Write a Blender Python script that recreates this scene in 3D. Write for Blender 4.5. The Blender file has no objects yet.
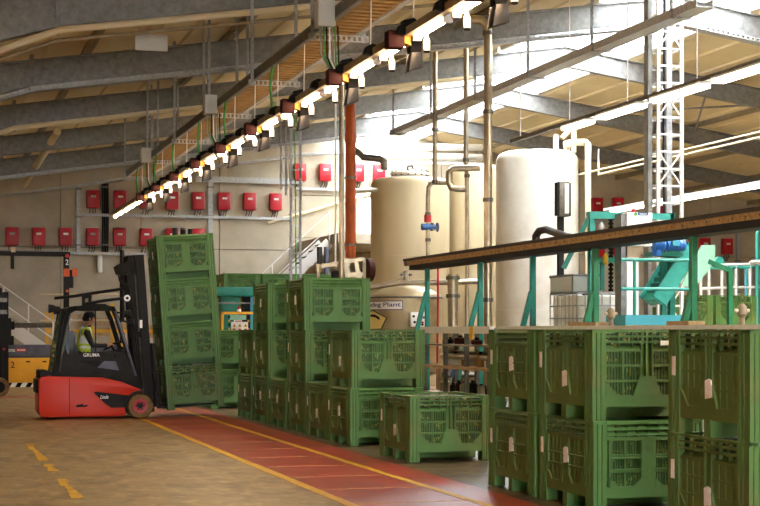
import bpy, bmesh, math, random
from mathutils import Vector, Matrix

random.seed(7)
SC = bpy.context.scene
COL = SC.collection
# ---------------------------------------------------------------- camera
F = 1550.0                      # focal length in pixels of the 760x506 frame
TH = math.atan(455.0 / F)       # the hall's long axis runs 16.4 deg left of the view
CT, ST = math.cos(TH), math.sin(TH)
EYE = 1.52
cam = bpy.data.cameras.new('camera')
cam.sensor_width = 36.0
cam.lens = 36.0 * F / 760.0
cam.shift_y = (330.0 - 253.0) / 760.0
cam.clip_end = 300
cam_o = bpy.data.objects.new('camera', cam)
cam_o.location = (0, 0, EYE)
cam_o.rotation_euler = (math.pi / 2, 0, -TH)
COL.objects.link(cam_o)
SC.camera = cam_o
# ---------------------------------------------------------------- world, exposure
world = bpy.data.worlds.new('sky')
SC.world = world
world.use_nodes = True
wn = world.node_tree.nodes
wn['Background'].inputs[0].default_value = (0.88, 0.94, 1.0, 1)
wn['Background'].inputs[1].default_value = 12.0
SC.view_settings.view_transform = 'Standard'
SC.view_settings.look = 'None'
SC.view_settings.gamma = 1.0
SC.view_settings.use_curve_mapping = False
SC.view_settings.exposure = 1.55
SC.cycles.use_denoising = True
SC.cycles.max_bounces = 10
SC.cycles.diffuse_bounces = 6
SC.cycles.transparent_max_bounces = 24
SC.cycles.sample_clamp_indirect = 8.0
LAMP = 28.0                     # strength of the fluorescent tubes

# ---------------------------------------------------------------- pixel helpers
def PD(u, v, D):
    """point seen at pixel (u, v) at distance D along the view axis"""
    xc = (u - 380.0) / F * D
    return Vector((xc * CT + D * ST, -xc * ST + D * CT, EYE + (330.0 - v) / F * D))
def DX(u, X):
    return X * F / (CT * (u + 75.0))
def PX(u, v, X):
    return PD(u, v, DX(u, X))
def DY(u, Y):
    return Y / (CT - ST * (u - 380.0) / F)
def PY(u, v, Y):
    return PD(u, v, DY(u, Y))

# ---------------------------------------------------------------- mesh builder
class MB:
    def __init__(s):
        s.v = []; s.f = []
    def add(s, vs, fs):
        o = len(s.v)
        s.v += [tuple(p) for p in vs]
        s.f += [tuple(i + o for i in q) for q in fs]
        return s
    def b(s, x0, x1, y0, y1, z0, z1):
        if x0 > x1: x0, x1 = x1, x0
        if y0 > y1: y0, y1 = y1, y0
        if z0 > z1: z0, z1 = z1, z0
        return s.add([(x0,y0,z0),(x1,y0,z0),(x1,y1,z0),(x0,y1,z0),(x0,y0,z1),(x1,y0,z1),(x1,y1,z1),(x0,y1,z1)],
                     [(0,3,2,1),(4,5,6,7),(0,1,5,4),(1,2,6,5),(2,3,7,6),(3,0,4,7)])
    def bc(s, c, sx, sy, sz):
        x, y, z = c
        return s.b(x-sx/2, x+sx/2, y-sy/2, y+sy/2, z-sz/2, z+sz/2)
    def bar(s, p0, p1, w, h, up=(0,0,1)):
        """box along p0-p1, w wide (horizontal), h high"""
        p0 = Vector(p0); p1 = Vector(p1); d = (p1-p0).normalized(); up = Vector(up)
        if abs(d.dot(up)) > 0.99: up = Vector((0,1,0))
        a = d.cross(up).normalized(); c = a.cross(d).normalized()
        vs = []
        for p in (p0, p1):
            for i, j in ((-1,-1),(1,-1),(1,1),(-1,1)):
                vs.append(p + a*(i*w/2) + c*(j*h/2))
        return s.add(vs, [(0,1,2,3),(7,6,5,4),(0,4,5,1),(1,5,6,2),(2,6,7,3),(3,7,4,0)])
    def cyl(s, p0, p1, r, n=12, r2=None):
        return s.tube([p0, p1], r, n, r2)
    def tube(s, pts, r, n=10, r2=None):
        pts = [Vector(p) for p in pts]; m = len(pts)
        rs = [r + ((r2 if r2 is not None else r) - r) * i / (m-1) for i in range(m)]
        ref = None; vs = []
        for i, p in enumerate(pts):
            d = (pts[min(i+1, m-1)] - pts[max(i-1, 0)]).normalized()
            if ref is None:
                ref = Vector((0,0,1)) if abs(d.z) < 0.9 else Vector((1,0,0))
            a = d.cross(ref).normalized(); c = a.cross(d).normalized(); ref = c
            k = 1.0
            if 0 < i < m-1:
                q = (pts[i]-pts[i-1]).normalized().dot((pts[i+1]-pts[i]).normalized())
                k = 1.0/max(0.55, math.sqrt(max(0.0,(1+q)/2)))
            for j in range(n):
                t = 2*math.pi*j/n
                vs.append(p + (a*math.cos(t) + c*math.sin(t))*rs[i]*(k if m > 2 else 1))
        fs = []
        for i in range(m-1):
            for j in range(n):
                fs.append((i*n+j, i*n+(j+1)%n, (i+1)*n+(j+1)%n, (i+1)*n+j))
        fs.append(tuple(range(n))[::-1]); fs.append(tuple((m-1)*n+j for j in range(n)))
        return s.add(vs, fs)
    def lathe(s, c, prof, n=24):
        c = Vector(c); m = len(prof); vs = []
        for r, z in prof:
            for j in range(n):
                t = 2*math.pi*j/n
                vs.append(c + Vector((r*math.cos(t), r*math.sin(t), z)))
        fs = []
        for i in range(m-1):
            for j in range(n):
                fs.append((i*n+j, i*n+(j+1)%n, (i+1)*n+(j+1)%n, (i+1)*n+j))
        fs.append(tuple(range(n))[::-1]); fs.append(tuple((m-1)*n+j for j in range(n)))
        return s.add(vs, fs)
    def prism(s, poly, a0, a1, axis='y'):
        """poly of 2-D points extruded along an axis: y -> (x,z), x -> (y,z), z -> (x,y)"""
        def P(p, a):
            return {'y': (p[0], a, p[1]), 'x': (a, p[0], p[1]), 'z': (p[0], p[1], a)}[axis]
        n = len(poly)
        vs = [P(p, a0) for p in poly] + [P(p, a1) for p in poly]
        fs = [tuple(range(n))[::-1], tuple(range(n, 2*n))]
        for i in range(n):
            fs.append((i, (i+1)%n, n+(i+1)%n, n+i))
        return s.add(vs, fs)
    def mesh(s, name, mat, smooth=False, off=(0,0,0), bevel=0.0, tf=None):
        me = bpy.data.meshes.new(name)
        off = Vector(off)
        vs = [Vector(p)-off for p in s.v]
        if tf is not None: vs = [tf @ p for p in vs]
        me.from_pydata([tuple(p) for p in vs], [], s.f)
        bm = bmesh.new(); bm.from_mesh(me)
        bmesh.ops.recalc_face_normals(bm, faces=bm.faces)
        if bevel > 0:
            ed = [e for e in bm.edges if len(e.link_faces) == 2 and e.calc_face_angle(0) > 0.5]
            bmesh.ops.bevel(bm, geom=ed, offset=bevel, segments=2, profile=0.5, affect='EDGES', clamp_overlap=True)
        bm.to_mesh(me); bm.free()
        if smooth or bevel > 0:
            me.polygons.foreach_set('use_smooth', [True]*len(me.polygons))
            me.set_sharp_from_angle(angle=math.radians(38))
        if mat is not None: me.materials.append(M(mat))
        return me
    def obj(s, name, mat, parent=None, label=None, **k):
        off = parent_loc(parent)
        me = s.mesh(name, mat, off=off, **k)
        return link(name, me, parent, label)

def parent_loc(p):
    o = Vector((0,0,0))
    while p is not None:
        o += p.location; p = p.parent
    return o
def link(name, me, parent=None, label=None):
    o = bpy.data.objects.new(name, me); COL.objects.link(o)
    if parent is not None: o.parent = parent
    if label: o['label'] = label
    return o
def thing(name, label, cat, loc=(0,0,0), group=None):
    o = bpy.data.objects.new(name, None); COL.objects.link(o)
    o.location = loc; o.empty_display_size = 0.2
    return tag(o, label, cat, group)
def tag(o, label, cat, group=None):
    o['label'] = label; o['category'] = cat
    if group: o['group'] = group
    return o
def struct(o):
    o['kind'] = 'structure'; return o
KIDS = {}
def kids(o):
    return [c for c in bpy.data.objects if c.parent is o]
def dup(root, loc, rot=(0,0,0), label=None, group=None, tree=None):
    r = root.copy(); COL.objects.link(r)
    r.location = loc; r.rotation_euler = rot
    if label: r['label'] = label
    if group: r['group'] = group
    for ch, gs in tree:
        c = ch.copy(); COL.objects.link(c); c.parent = r
        for g in gs:
            d = g.copy(); COL.objects.link(d); d.parent = c
    return r
def tree_of(root):
    return [(c, kids(c)) for c in kids(root)]
ORD = ['first','second','third','fourth','fifth','sixth','seventh','eighth','ninth','tenth','eleventh','twelfth',
       'thirteenth','fourteenth','fifteenth','sixteenth','seventeenth','eighteenth','nineteenth','twentieth',
       'twenty-first','twenty-second','twenty-third','twenty-fourth','twenty-fifth','twenty-sixth','twenty-seventh','twenty-eighth']

# ---------------------------------------------------------------- materials
def lin(h):
    h = h.lstrip('#'); out = []
    for i in (0,2,4):
        c = int(h[i:i+2],16)/255.0
        out.append(c/12.92 if c <= 0.04045 else ((c+0.055)/1.055)**2.4)
    return tuple(out)+(1.0,)
MATS = {}
DEFS = {}
def defmat(key, col, rough=0.5, metal=0.0, col2=None, nscale=4.0, amount=1.0, bump=0.0, bscale=40.0, lo=0.4, hi=0.7,
           stretch=None, spec=None, emit=0.0, col3=None, n3=1.0, lo3=0.55, hi3=0.75):
    DEFS[key] = dict(col=col, rough=rough, metal=metal, col2=col2, nscale=nscale, amount=amount, bump=bump, bscale=bscale,
                     lo=lo, hi=hi, stretch=stretch, spec=spec, emit=emit, col3=col3, n3=n3, lo3=lo3, hi3=hi3)
def M(key):
    if key in MATS: return MATS[key]
    d = DEFS[key]
    m = bpy.data.materials.new(key); m.use_nodes = True
    nt = m.node_tree; N = nt.nodes; L = nt.links
    bs = N['Principled BSDF']
    bs.inputs['Base Color'].default_value = lin(d['col'])
    bs.inputs['Roughness'].default_value = d['rough']
    bs.inputs['Metallic'].default_value = d['metal']
    if d['spec'] is not None: bs.inputs['Specular IOR Level'].default_value = d['spec']
    if d['emit'] > 0:
        bs.inputs['Emission Color'].default_value = lin(d['col'])
        bs.inputs['Emission Strength'].default_value = d['emit']
    if d['col2'] or d['bump'] > 0:
        tc = N.new('ShaderNodeTexCoord'); mp = N.new('ShaderNodeMapping')
        L.new(tc.outputs['Object'], mp.inputs['Vector'])
        if d['stretch']: mp.inputs['Scale'].default_value = d['stretch']
    def mixin(src, colname, ns, lo, hi, amt):
        nz = N.new('ShaderNodeTexNoise'); nz.inputs['Scale'].default_value = ns
        nz.inputs['Detail'].default_value = 6; nz.inputs['Roughness'].default_value = 0.65
        L.new(mp.outputs['Vector'], nz.inputs['Vector'])
        rp = N.new('ShaderNodeValToRGB')
        rp.color_ramp.elements[0].position = lo; rp.color_ramp.elements[1].position = hi
        rp.color_ramp.elements[0].color = (0,0,0,1); rp.color_ramp.elements[1].color = (amt,amt,amt,1)
        L.new(nz.outputs['Fac'], rp.inputs['Fac'])
        mx = N.new('ShaderNodeMix'); mx.data_type = 'RGBA'
        L.new(rp.outputs['Color'], mx.inputs['Factor'])
        if src is None: mx.inputs[6].default_value = lin(d['col'])
        else: L.new(src, mx.inputs[6])
        mx.inputs[7].default_value = lin(colname)
        return mx.outputs[2]
    src = None
    if d['col2']: src = mixin(None, d['col2'], d['nscale'], d['lo'], d['hi'], d['amount'])
    if d['col3']: src = mixin(src, d['col3'], d['n3'], d['lo3'], d['hi3'], d['amount'])
    if src is not None: L.new(src, bs.inputs['Base Color'])
    if d['bump'] > 0:
        nb = N.new('ShaderNodeTexNoise'); nb.inputs['Scale'].default_value = d['bscale']; nb.inputs['Detail'].default_value = 5
        L.new(mp.outputs['Vector'], nb.inputs['Vector'])
        bp = N.new('ShaderNodeBump'); bp.inputs['Strength'].default_value = d['bump']; bp.inputs['Distance'].default_value = 0.02
        L.new(nb.outputs['Fac'], bp.inputs['Height']); L.new(bp.outputs['Normal'], bs.inputs['Normal'])
    MATS[key] = m
    return m
def glassmat(key, col, trans, rough=0.05):
    m = bpy.data.materials.new(key); m.use_nodes = True
    nt = m.node_tree; N = nt.nodes; L = nt.links
    bs = N['Principled BSDF']; bs.inputs['Base Color'].default_value = lin(col); bs.inputs['Roughness'].default_value = rough
    tr = N.new('ShaderNodeBsdfTransparent'); mx = N.new('ShaderNodeMixShader'); mx.inputs[0].default_value = trans
    L.new(bs.outputs[0], mx.inputs[1]); L.new(tr.outputs[0], mx.inputs[2])
    L.new(mx.outputs[0], N['Material Output'].inputs[0])
    MATS[key] = m

defmat('concrete_floor', '#987f55', 0.45, col2='#3e3020', nscale=2.6, lo=0.47, hi=0.74, bump=0.5, bscale=6, col3='#bfa677', n3=5.0, lo3=0.5, hi3=0.7, amount=0.85, stretch=(1,0.55,1))
defmat('red_paint', '#a83a2c', 0.35, col2='#7c2c22', nscale=2.2, lo=0.4, hi=0.7, col3='#b98a62', n3=6.0, lo3=0.6, hi3=0.75, amount=0.75)
defmat('yellow_paint', '#d9a818', 0.5, col2='#8f7030', nscale=9, lo=0.5, hi=0.75, amount=0.8)
defmat('mud', '#6e5a3c', 0.4, col2='#2c2217', nscale=2.4, lo=0.38, hi=0.62, bump=0.5, bscale=8, col3='#8d7650', n3=7.0, lo3=0.58, hi3=0.72)
defmat('faint_yellow', '#bd8a44', 0.5, col2='#a04c34', nscale=12, lo=0.4, hi=0.62)
defmat('concrete_wall', '#bbb09b', 0.85, col2='#a49983', nscale=0.8, lo=0.35, hi=0.7, bump=0.1, bscale=15)
defmat('joint_dark', '#7d725f', 0.9)
defmat('cream_deck', '#e6d5ae', 0.6, col2='#dac79c', nscale=0.6)
defmat('cream_wall', '#d0b37c', 0.7, col2='#c2a46c', nscale=0.7)
defmat('galv', '#8b8a86', 0.5, 0.2, col2='#6a6966', nscale=7, lo=0.35, hi=0.7, bump=0.04, bscale=60)
defmat('galv_light', '#b9babb', 0.42, 0.4, col2='#9b9c9d', nscale=14)
defmat('galv_warm', '#a39377', 0.5, 0.2, col2='#8c7b60', nscale=6)
defmat('cream_pipe', '#dccdaa', 0.5)
defmat('steel', '#b5a88f', 0.3, 0.85, col2='#94866c', nscale=5, lo=0.35, hi=0.75)
defmat('steel_dark', '#6f6a60', 0.4, 0.7, col2='#4f4a42', nscale=8)
defmat('white_metal', '#e2e0da', 0.4, 0.1, col2='#c9c6bd', nscale=9, lo=0.5, hi=0.8)
defmat('white_paint', '#ecebe6', 0.45)
defmat('black_metal', '#171616', 0.6, 0.0, col2='#221f1c', nscale=10, lo=0.5, hi=0.8, spec=0.2)
defmat('black_plastic', '#181718', 0.6, col2='#232120', nscale=6, spec=0.2)
defmat('rubber', '#1b1a19', 0.8, spec=0.2, col2='#2c2926', nscale=12)
defmat('tan_tyre', '#7d6238', 0.8, col2='#4e3c22', nscale=9, lo=0.45, hi=0.7, bump=0.3, bscale=30)
defmat('orange_pipe', '#a84e1c', 0.5, col2='#8c3f12', nscale=3, spec=0.25)
defmat('inverter_red', '#b81324', 0.38, col2='#a00e1e', nscale=3)
defmat('bin_green', '#517b38', 0.55, col2='#42682d', nscale=2.5, lo=0.35, hi=0.75, col3='#6b6a2e', n3=1.6, lo3=0.56, hi3=0.85, amount=0.8, bump=0.05, bscale=30)
defmat('bin_olive', '#547a38', 0.55, col2='#44652b', nscale=2.5, lo=0.35, hi=0.75, col3='#7d6a2c', n3=1.9, lo3=0.5, hi3=0.8, amount=0.85, bump=0.05, bscale=30)
defmat('bin_load', '#1c3a1a', 0.8, col2='#c8b45a', nscale=13, lo=0.53, hi=0.64)
defmat('bin_side_warmlit', '#5a7436', 0.6, col2='#476028', nscale=2.2, lo=0.35, hi=0.75, col3='#7f7038', n3=1.3, lo3=0.48, hi3=0.8, amount=0.85, bump=0.05, bscale=30)  # olive tone paints in the warm side light; browner noise is dust
defmat('label_paper', '#fdfcfa', 0.7, col2='#e2dccf', nscale=30)
defmat('teal', '#11806c', 0.45, col2='#0d6b5c', nscale=5)
defmat('teal_light', '#35a08e', 0.5, col2='#2b8c7c', nscale=5)
defmat('machine_green', '#1f7a4e', 0.45, col2='#186640', nscale=5)
defmat('pale_green', '#9fd0b4', 0.5, col2='#8cc2a4', nscale=4)
defmat('aqua', '#3f9fae', 0.45)
defmat('motor_blue', '#1d6bbd', 0.4, col2='#175a9f', nscale=8)
defmat('blue_paint', '#2b5f9e', 0.45)
defmat('tank_white', '#d3cfc4', 0.45, col2='#bdb4a2', nscale=0.9, lo=0.4, hi=0.75)
defmat('tank_tan', '#bfae8c', 0.45, col2='#ab9873', nscale=0.9, lo=0.4, hi=0.75, stretch=(1,1,0.3))
defmat('tank_steel', '#b3a07a', 0.4, 0.45, col2='#8f7b55', nscale=2.0, lo=0.4, hi=0.75)
defmat('forklift_red', '#c42a10', 0.42, spec=0.3, col2='#b92810', nscale=3, lo=0.4, hi=0.8, col3='#7a3a22', n3=9, lo3=0.64, hi3=0.74, amount=0.8)
defmat('rim_red', '#b5202a', 0.45)
defmat('hi_vis', '#c3e02a', 0.6)
defmat('reflective', '#e8ece8', 0.35)
defmat('jacket_dark', '#1c2026', 0.8)
defmat('skin', '#c08a6a', 0.6)
defmat('hair_dark', '#2a221d', 0.8)
defmat('machine_yellow', '#efb01c', 0.45, col2='#e2a012', nscale=2, col3='#efd9a0', n3=4.0, lo3=0.62, hi3=0.75)
defmat('slate', '#55596a', 0.5, col2='#3e4252', nscale=5)
defmat('sign_grey', '#c9c9c2', 0.6)
defmat('sign_yellow', '#e3c977', 0.55)
defmat('ink_navy', '#2b2560', 0.6)
defmat('ink_black', '#121110', 0.7, spec=0.2)
defmat('ink_red', '#b3262b', 0.6)
defmat('orange_plastic', '#d0561a', 0.5)
defmat('belt_tan', '#a9834f', 0.7, col2='#6d5230', nscale=10, lo=0.45, hi=0.7)
defmat('belt_dark', '#3a2f27', 0.7, col2='#2a221c', nscale=8)
defmat('maroon', '#3a130d', 0.6, spec=0.2)
defmat('tag_yellow', '#e3ab12', 0.5)
defmat('chrome', '#3c3936', 0.4, 0.6)
defmat('ochre_wood', '#8a6a33', 0.75, col2='#6b5026', nscale=8)
defmat('ibc_white', '#f5f3ea', 0.5, col2='#eae7d8', nscale=4)
defmat('cable_green', '#3f9a3a', 0.6)
defmat('cable_grey', '#8b8d86', 0.6)
defmat('tube_light', '#ffdcb6', 0.4, emit=LAMP)
defmat('batten_light', '#fff4e6', 0.4, emit=5.0)
defmat('stair_white', '#e6e4df', 0.5)
defmat('pallet_wood', '#b99c74', 0.8, col2='#987a52', nscale=10)
glassmat('skylight', '#f4f6f8', 0.72, 0.5)
glassmat('cab_glass', '#2a3232', 0.95, 0.05)
glassmat('back_window', '#f0f3f5', 0.7, 0.5)

# ================================================================ THE SETTING
YG = 54.0            # far gable wall
YB = -14.0           # unseen front wall added behind the camera
XL, XR, XRIDGE = -5.0, 36.0, 15.5
SL = 0.149
def zb(X):           # underside of the roof beams
    return EYE + (6.66 - SL*abs(X-XRIDGE))
BD = 0.5             # beam depth
def zd(X):           # underside of the roof deck
    return zb(X) + BD + 0.16
struct(MB().b(XL-0.3, XR+0.3, YB-20, YG+0.3, -0.3, 0).obj('floor', 'concrete_floor'))
# painted floor
struct(MB().b(3.6, 5.12, 3.0, 31.0, 0.0, 0.003).obj('trim_1', 'red_paint'))
struct(MB().b(3.5, 3.6, 3.0, 34.0, 0.0, 0.004).obj('trim_2', 'yellow_paint'))
struct(MB().b(4.62, 4.71, 3.0, 31.0, 0.003, 0.006).obj('trim_3', 'yellow_paint'))
struct(MB().b(5.12, 12.6, 4.0, 38.0, 0.0, 0.002).obj('trim_4', 'mud'))
n = 5
PITCH = 1.268
Y0 = 20.61           # far edge of the bin slot 0
def slotY(k):        # near edge and far edge of slot k (k grows towards the camera)
    far = Y0 - k*PITCH
    return far - 1.2, far
for k in range(-8, 12):
    y = slotY(k)[1] + 0.034
    struct(MB().b(3.6, 4.62, y-0.03, y+0.03, 0.003, 0.005).obj('trim_%d' % n, 'faint_yellow')); n += 1
# worn dashes of the left aisle line
dash = [(14.2,16.1),(11.25,11.9),(10.0,10.65),(9.15,9.6),(18.4,21.2),(17.0,17.9)]
for a, c in dash:
    d = MB()
    m_ = 5
    for i in range(m_):
        ya = a+(c-a)*i/m_; yb_ = a+(c-a)*(i+0.93)/m_
        d.b(1.27+0.015*((i*7)%3), 1.385-0.012*((i*5)%4), ya, yb_, 0.0, 0.003)
    struct(d.obj('trim_%d' % n, 'yellow_paint')); n += 1
struct(MB().b(-1.5, 3.3, 35.6, 36.6, 0.0, 0.003).obj('trim_%d' % n, 'red_paint')); n += 1
# gable wall: backing and concrete panels
WX0, WX1, WZ0, WZ1 = PY(357,0,YG).x, PY(373,0,YG).x, PY(0,232,YG).z, PY(0,188,YG).z   # bright window beside the orange pipe
wall = MB()
wall.prism([(XL,0),(WX0,0),(WX0,zd(WX0)),(XL,zd(XL))], YG+0.12, YG+0.3)
wall.prism([(WX1,0),(XR,0),(XR,zd(XR)),(XRIDGE,zd(XRIDGE)),(WX1,zd(WX1))], YG+0.12, YG+0.3)
wall.prism([(WX0,0),(WX1,0),(WX1,WZ0),(WX0,WZ0)], YG+0.12, YG+0.3)
wall.prism([(WX0,WZ1),(WX1,WZ1),(WX1,zd(WX1)),(WX0,zd(WX0))], YG+0.12, YG+0.3)
wall = struct(wall.obj('wall_back', 'joint_dark'))
xs = [XL] + [XL + 1.2 + 2.75*i for i in range(15)] + [XR]
xs = sorted(set(round(x,3) for x in xs if x <= XR))
def gpanel(xa, xb, za, zt=None):
    p = MB()
    top = lambda x: zt if zt is not None else zd(x)-0.02
    poly = [(xa,za),(xb,za),(xb,top(xb))]
    if xa < XRIDGE < xb and zt is None: poly.append((XRIDGE, top(XRIDGE)))
    poly.append((xa, top(xa)))
    p.prism(poly, YG, YG+0.12)
    p.obj('concrete_panel', 'concrete_wall', wall)
for i in range(len(xs)-1):
    xa, xb = xs[i]+0.012, xs[i+1]-0.012
    zs = 4.35
    if xa < WX1 and xb > WX0:
        gpanel(xa, xb, 0.0, WZ0-0.03)
        if xa < WX0: gpanel(xa, WX0, WZ0, WZ1)
        if xb > WX1: gpanel(WX1, xb, WZ0, WZ1)
        gpanel(xa, xb, WZ1+0.03)
    else:
        gpanel(xa, xb, 0.0, zs); gpanel(xa, xb, zs+0.025)
wroot = struct(thing('window_1', 'bright window', 'window', (WX0, YG, WZ0)))
del wroot['label'], wroot['category']
fr = MB()
for (a,b_,c,d) in ((WX0,WX0+.06,WZ0,WZ1),(WX1-.06,WX1,WZ0,WZ1),(WX0,WX1,WZ0,WZ0+.06),(WX0,WX1,WZ1-.06,WZ1),((WX0+WX1)/2-.03,(WX0+WX1)/2+.03,WZ0,WZ1)):
    fr.b(a,b_,YG-0.02,YG+0.1,c,d)
fr.obj('window_frame', 'white_paint', wroot)
for (a,b_) in ((WX0+.06,(WX0+WX1)/2-.03),((WX0+WX1)/2+.03,WX1-.06)):
    MB().b(a,b_,YG+0.03,YG+0.04,WZ0+.06,WZ1-.06).obj('pane','back_window',wroot)
# side walls (outside the picture, they close the hall)
struct(MB().b(XL-0.25, XL, YB, YG, 0, zd(XL)+0.1).obj('wall_left', 'cream_wall'))
struct(MB().b(XR, XR+0.25, YB, YG, 0, zd(XR)+0.1).obj('wall_right', 'cream_wall'))
# unseen front wall put in behind the camera, door opening sized for frontal light
DX0, DX1, DZ1 = -3.5, 6.0, 4.2
struct(MB().b(XL-0.25, DX0, YB-0.25, YB, 0, zd(XL)+0.1).obj('wall_front', 'cream_wall'))
fw_ = MB().prism([(DX1,0),(XR+0.25,0),(XR+0.25,zd(XR)),(XRIDGE,zd(XRIDGE)),(DX1,zd(DX1))], YB-0.25, YB)
struct(fw_.obj('wall_front', 'cream_wall'))
struct(MB().prism([(DX0,DZ1),(DX1,DZ1),(DX1,zd(DX1)),(DX0,zd(DX0))], YB-0.25, YB).obj('wall_front', 'cream_wall'))
# roof deck in two slopes left and right of the ridge skylight
SKL, SKR = 13.75, 17.35
def deck(xa, xb, ya, yb_, name, mat='cream_deck', t=0.12):
    d = MB()
    d.prism([(xa,zd(xa)),(xb,zd(xb)),(xb,zd(xb)+t),(xa,zd(xa)+t)], ya, yb_)
    return d
FR = [-11.8, -5.8, 0.2, 6.2, 12.2, 18.2, 24.2, 30.2, 36.3, 42.4, 48.4]
dk = deck(XL-0.2, SKL, YB, YG+0.3, 'ceiling')
x = XL
while x < SKL-0.3:      # pressed ribs of the deck sheets, running along the hall
    dk.prism([(x,zd(x)-0.045),(x+0.16,zd(x+0.16)-0.045),(x+0.2,zd(x+0.2)+0.01),(x-0.04,zd(x-0.04)+0.01)], YB, YG); x += 0.9
struct(dk.obj('ceiling', 'cream_deck'))
dk = deck(SKR, XR+0.2, YB, YG+0.3, 'ceiling'); x = SKR+0.3
while x < XR-0.3:
    dk.prism([(x,zd(x)-0.045),(x+0.16,zd(x+0.16)-0.045),(x+0.2,zd(x+0.2)+0.01),(x-0.04,zd(x-0.04)+0.01)], YB, YG); x += 0.9
struct(dk.obj('ceiling', 'cream_deck'))
# ridge skylight: one glazed bay between each two frames
wi = 2
ye = FR + [YG]
for i in range(len(ye)-1):
    ya, yb_ = ye[i]+0.09, ye[i+1]-0.09
    w = struct(thing('window_%d' % wi, '', '', (XRIDGE, (ya+yb_)/2, zd(XRIDGE)))); wi += 1
    del w['label'], w['category']
    for (xa, xb) in ((SKL, XRIDGE), (XRIDGE, SKR)):
        for j in range(2):
            y1 = ya+(yb_-ya)*j/2+0.03; y2 = ya+(yb_-ya)*(j+1)/2-0.03
            MB().prism([(xa,zd(xa)+0.05),(xb,zd(xb)+0.05),(xb,zd(xb)+0.06),(xa,zd(xa)+0.06)], y1, y2).obj('pane','skylight',w)
    g = MB()
    for j in range(3):
        y1 = ya+(yb_-ya)*j/2
        for (xa, xb) in ((SKL, XRIDGE), (XRIDGE, SKR)):
            g.prism([(xa,zd(xa)-0.02),(xb,zd(xb)-0.02),(xb,zd(xb)+0.05),(xa,zd(xa)+0.05)], y1-0.03, y1+0.03)
    g.b(XRIDGE-0.05, XRIDGE+0.05, ya, yb_, zd(XRIDGE)-0.05, zd(XRIDGE)+0.05)
    g.b(SKR-0.1, SKR, ya, yb_, zd(SKR)-0.1, zd(SKR)+0.06); g.b(SKL, SKL+0.1, ya, yb_, zd(SKL)-0.1, zd(SKL)+0.06)
    g.obj('glazing_bar','white_metal',w)
# portal frames
frame_lab = {24.2:'grey steel roof frame across the top left corner, nearest in view', 30.2:'grey steel roof frame carrying a perforated tray, second in view',
             36.3:'grey steel roof frame, third from the camera', 42.4:'grey steel roof frame behind the white tanks, fourth in view',
             48.4:'farthest grey steel roof frame close to the back wall', 18.2:'grey steel roof frame whose right arm crosses the top right corner'}
XJ = 1.95
for Y in FR:
    r = thing('roof_frame', frame_lab.get(Y,'grey steel roof frame overhead out of the picture'), 'roof frame', (XRIDGE, Y, zb(XRIDGE)), 'steel roof frames')
    def prof(t0, t1, xa, xb):
        return [(xa,zb(xa)+t0),(xb,zb(xb)+t0),(xb,zb(xb)+t1),(xa,zb(xa)+t1)]
    for (xa, xb) in ((XJ, XRIDGE), (XRIDGE, XR-3)):
        MB().prism(prof(0.02, BD-0.02, xa, xb), Y-0.012, Y+0.012).obj('web','galv',r)
        MB().prism(prof(0, 0.025, xa, xb), Y-0.1, Y+0.1).obj('bottom_flange','galv',r)
        MB().prism(prof(BD-0.025, BD, xa, xb), Y-0.1, Y+0.1).obj('top_flange','galv',r)
    # haunch towards the left column
    zj = zb(XJ)
    h = MB().prism([(XL,zb(XL)-1.1),(XJ,zj),(XJ,zj+BD),(XL,zb(XL)+BD)], Y-0.012, Y+0.012)
    h.prism([(XL,zb(XL)-1.1),(XJ,zj),(XJ,zj+0.03),(XL,zb(XL)-1.07)], Y-0.1, Y+0.1)
    h.prism([(XL,zb(XL)+BD-.03),(XJ,zj+BD-.03),(XJ,zj+BD),(XL,zb(XL)+BD)], Y-0.1, Y+0.1)
    h.obj('haunch','galv',r)
    s_ = MB().b(XJ-0.035,XJ+0.035,Y-0.13,Y+0.13,zj-0.1,zj+BD+0.09)
    for zz in (0.02,0.17,0.33,0.48):
        s_.b(XJ-0.07,XJ+0.07,Y-0.1,Y-0.06,zj+zz-0.02,zj+zz+0.02)
    s_.obj('splice_plate','galv',r)
    MB().b(XL+0.02,XL+0.4,Y-0.12,Y+0.12,0,zb(XL)+BD).obj('column','galv',r)
    MB().b(XR-0.4,XR-0.02,Y-0.12,Y+0.12,0,zb(XR)+BD).obj('column','galv',r)
    MB().prism([(XR-3,zb(XR-3)),(XR-0.02,zb(XR)-0.8),(XR-0.02,zb(XR)+BD),(XR-3,zb(XR-3)+BD)], Y-0.05, Y+0.05).obj('haunch','galv',r)
# purlins
i = 0
for X in (-2.5, 0.3, 3.0, 5.75, 8.5, 11.2, 19.6, 22.4, 25.2, 28.0, 30.8, 33.6):
    p = MB().b(X-0.06, X+0.06, YB, YG, zb(X)+BD, zb(X)+BD+0.03)
    p.b(X-0.012, X+0.012, YB, YG, zb(X)+BD, zb(X)+BD+0.14)
    p.b(X-0.06, X+0.06, YB, YG, zb(X)+BD+0.13, zb(X)+BD+0.155)
    tag(p.obj('roof_purlin','galv_warm'), '%s brown purlin from the left under the cream roof deck' % ORD[i], 'purlin', 'roof purlins'); i += 1

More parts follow.
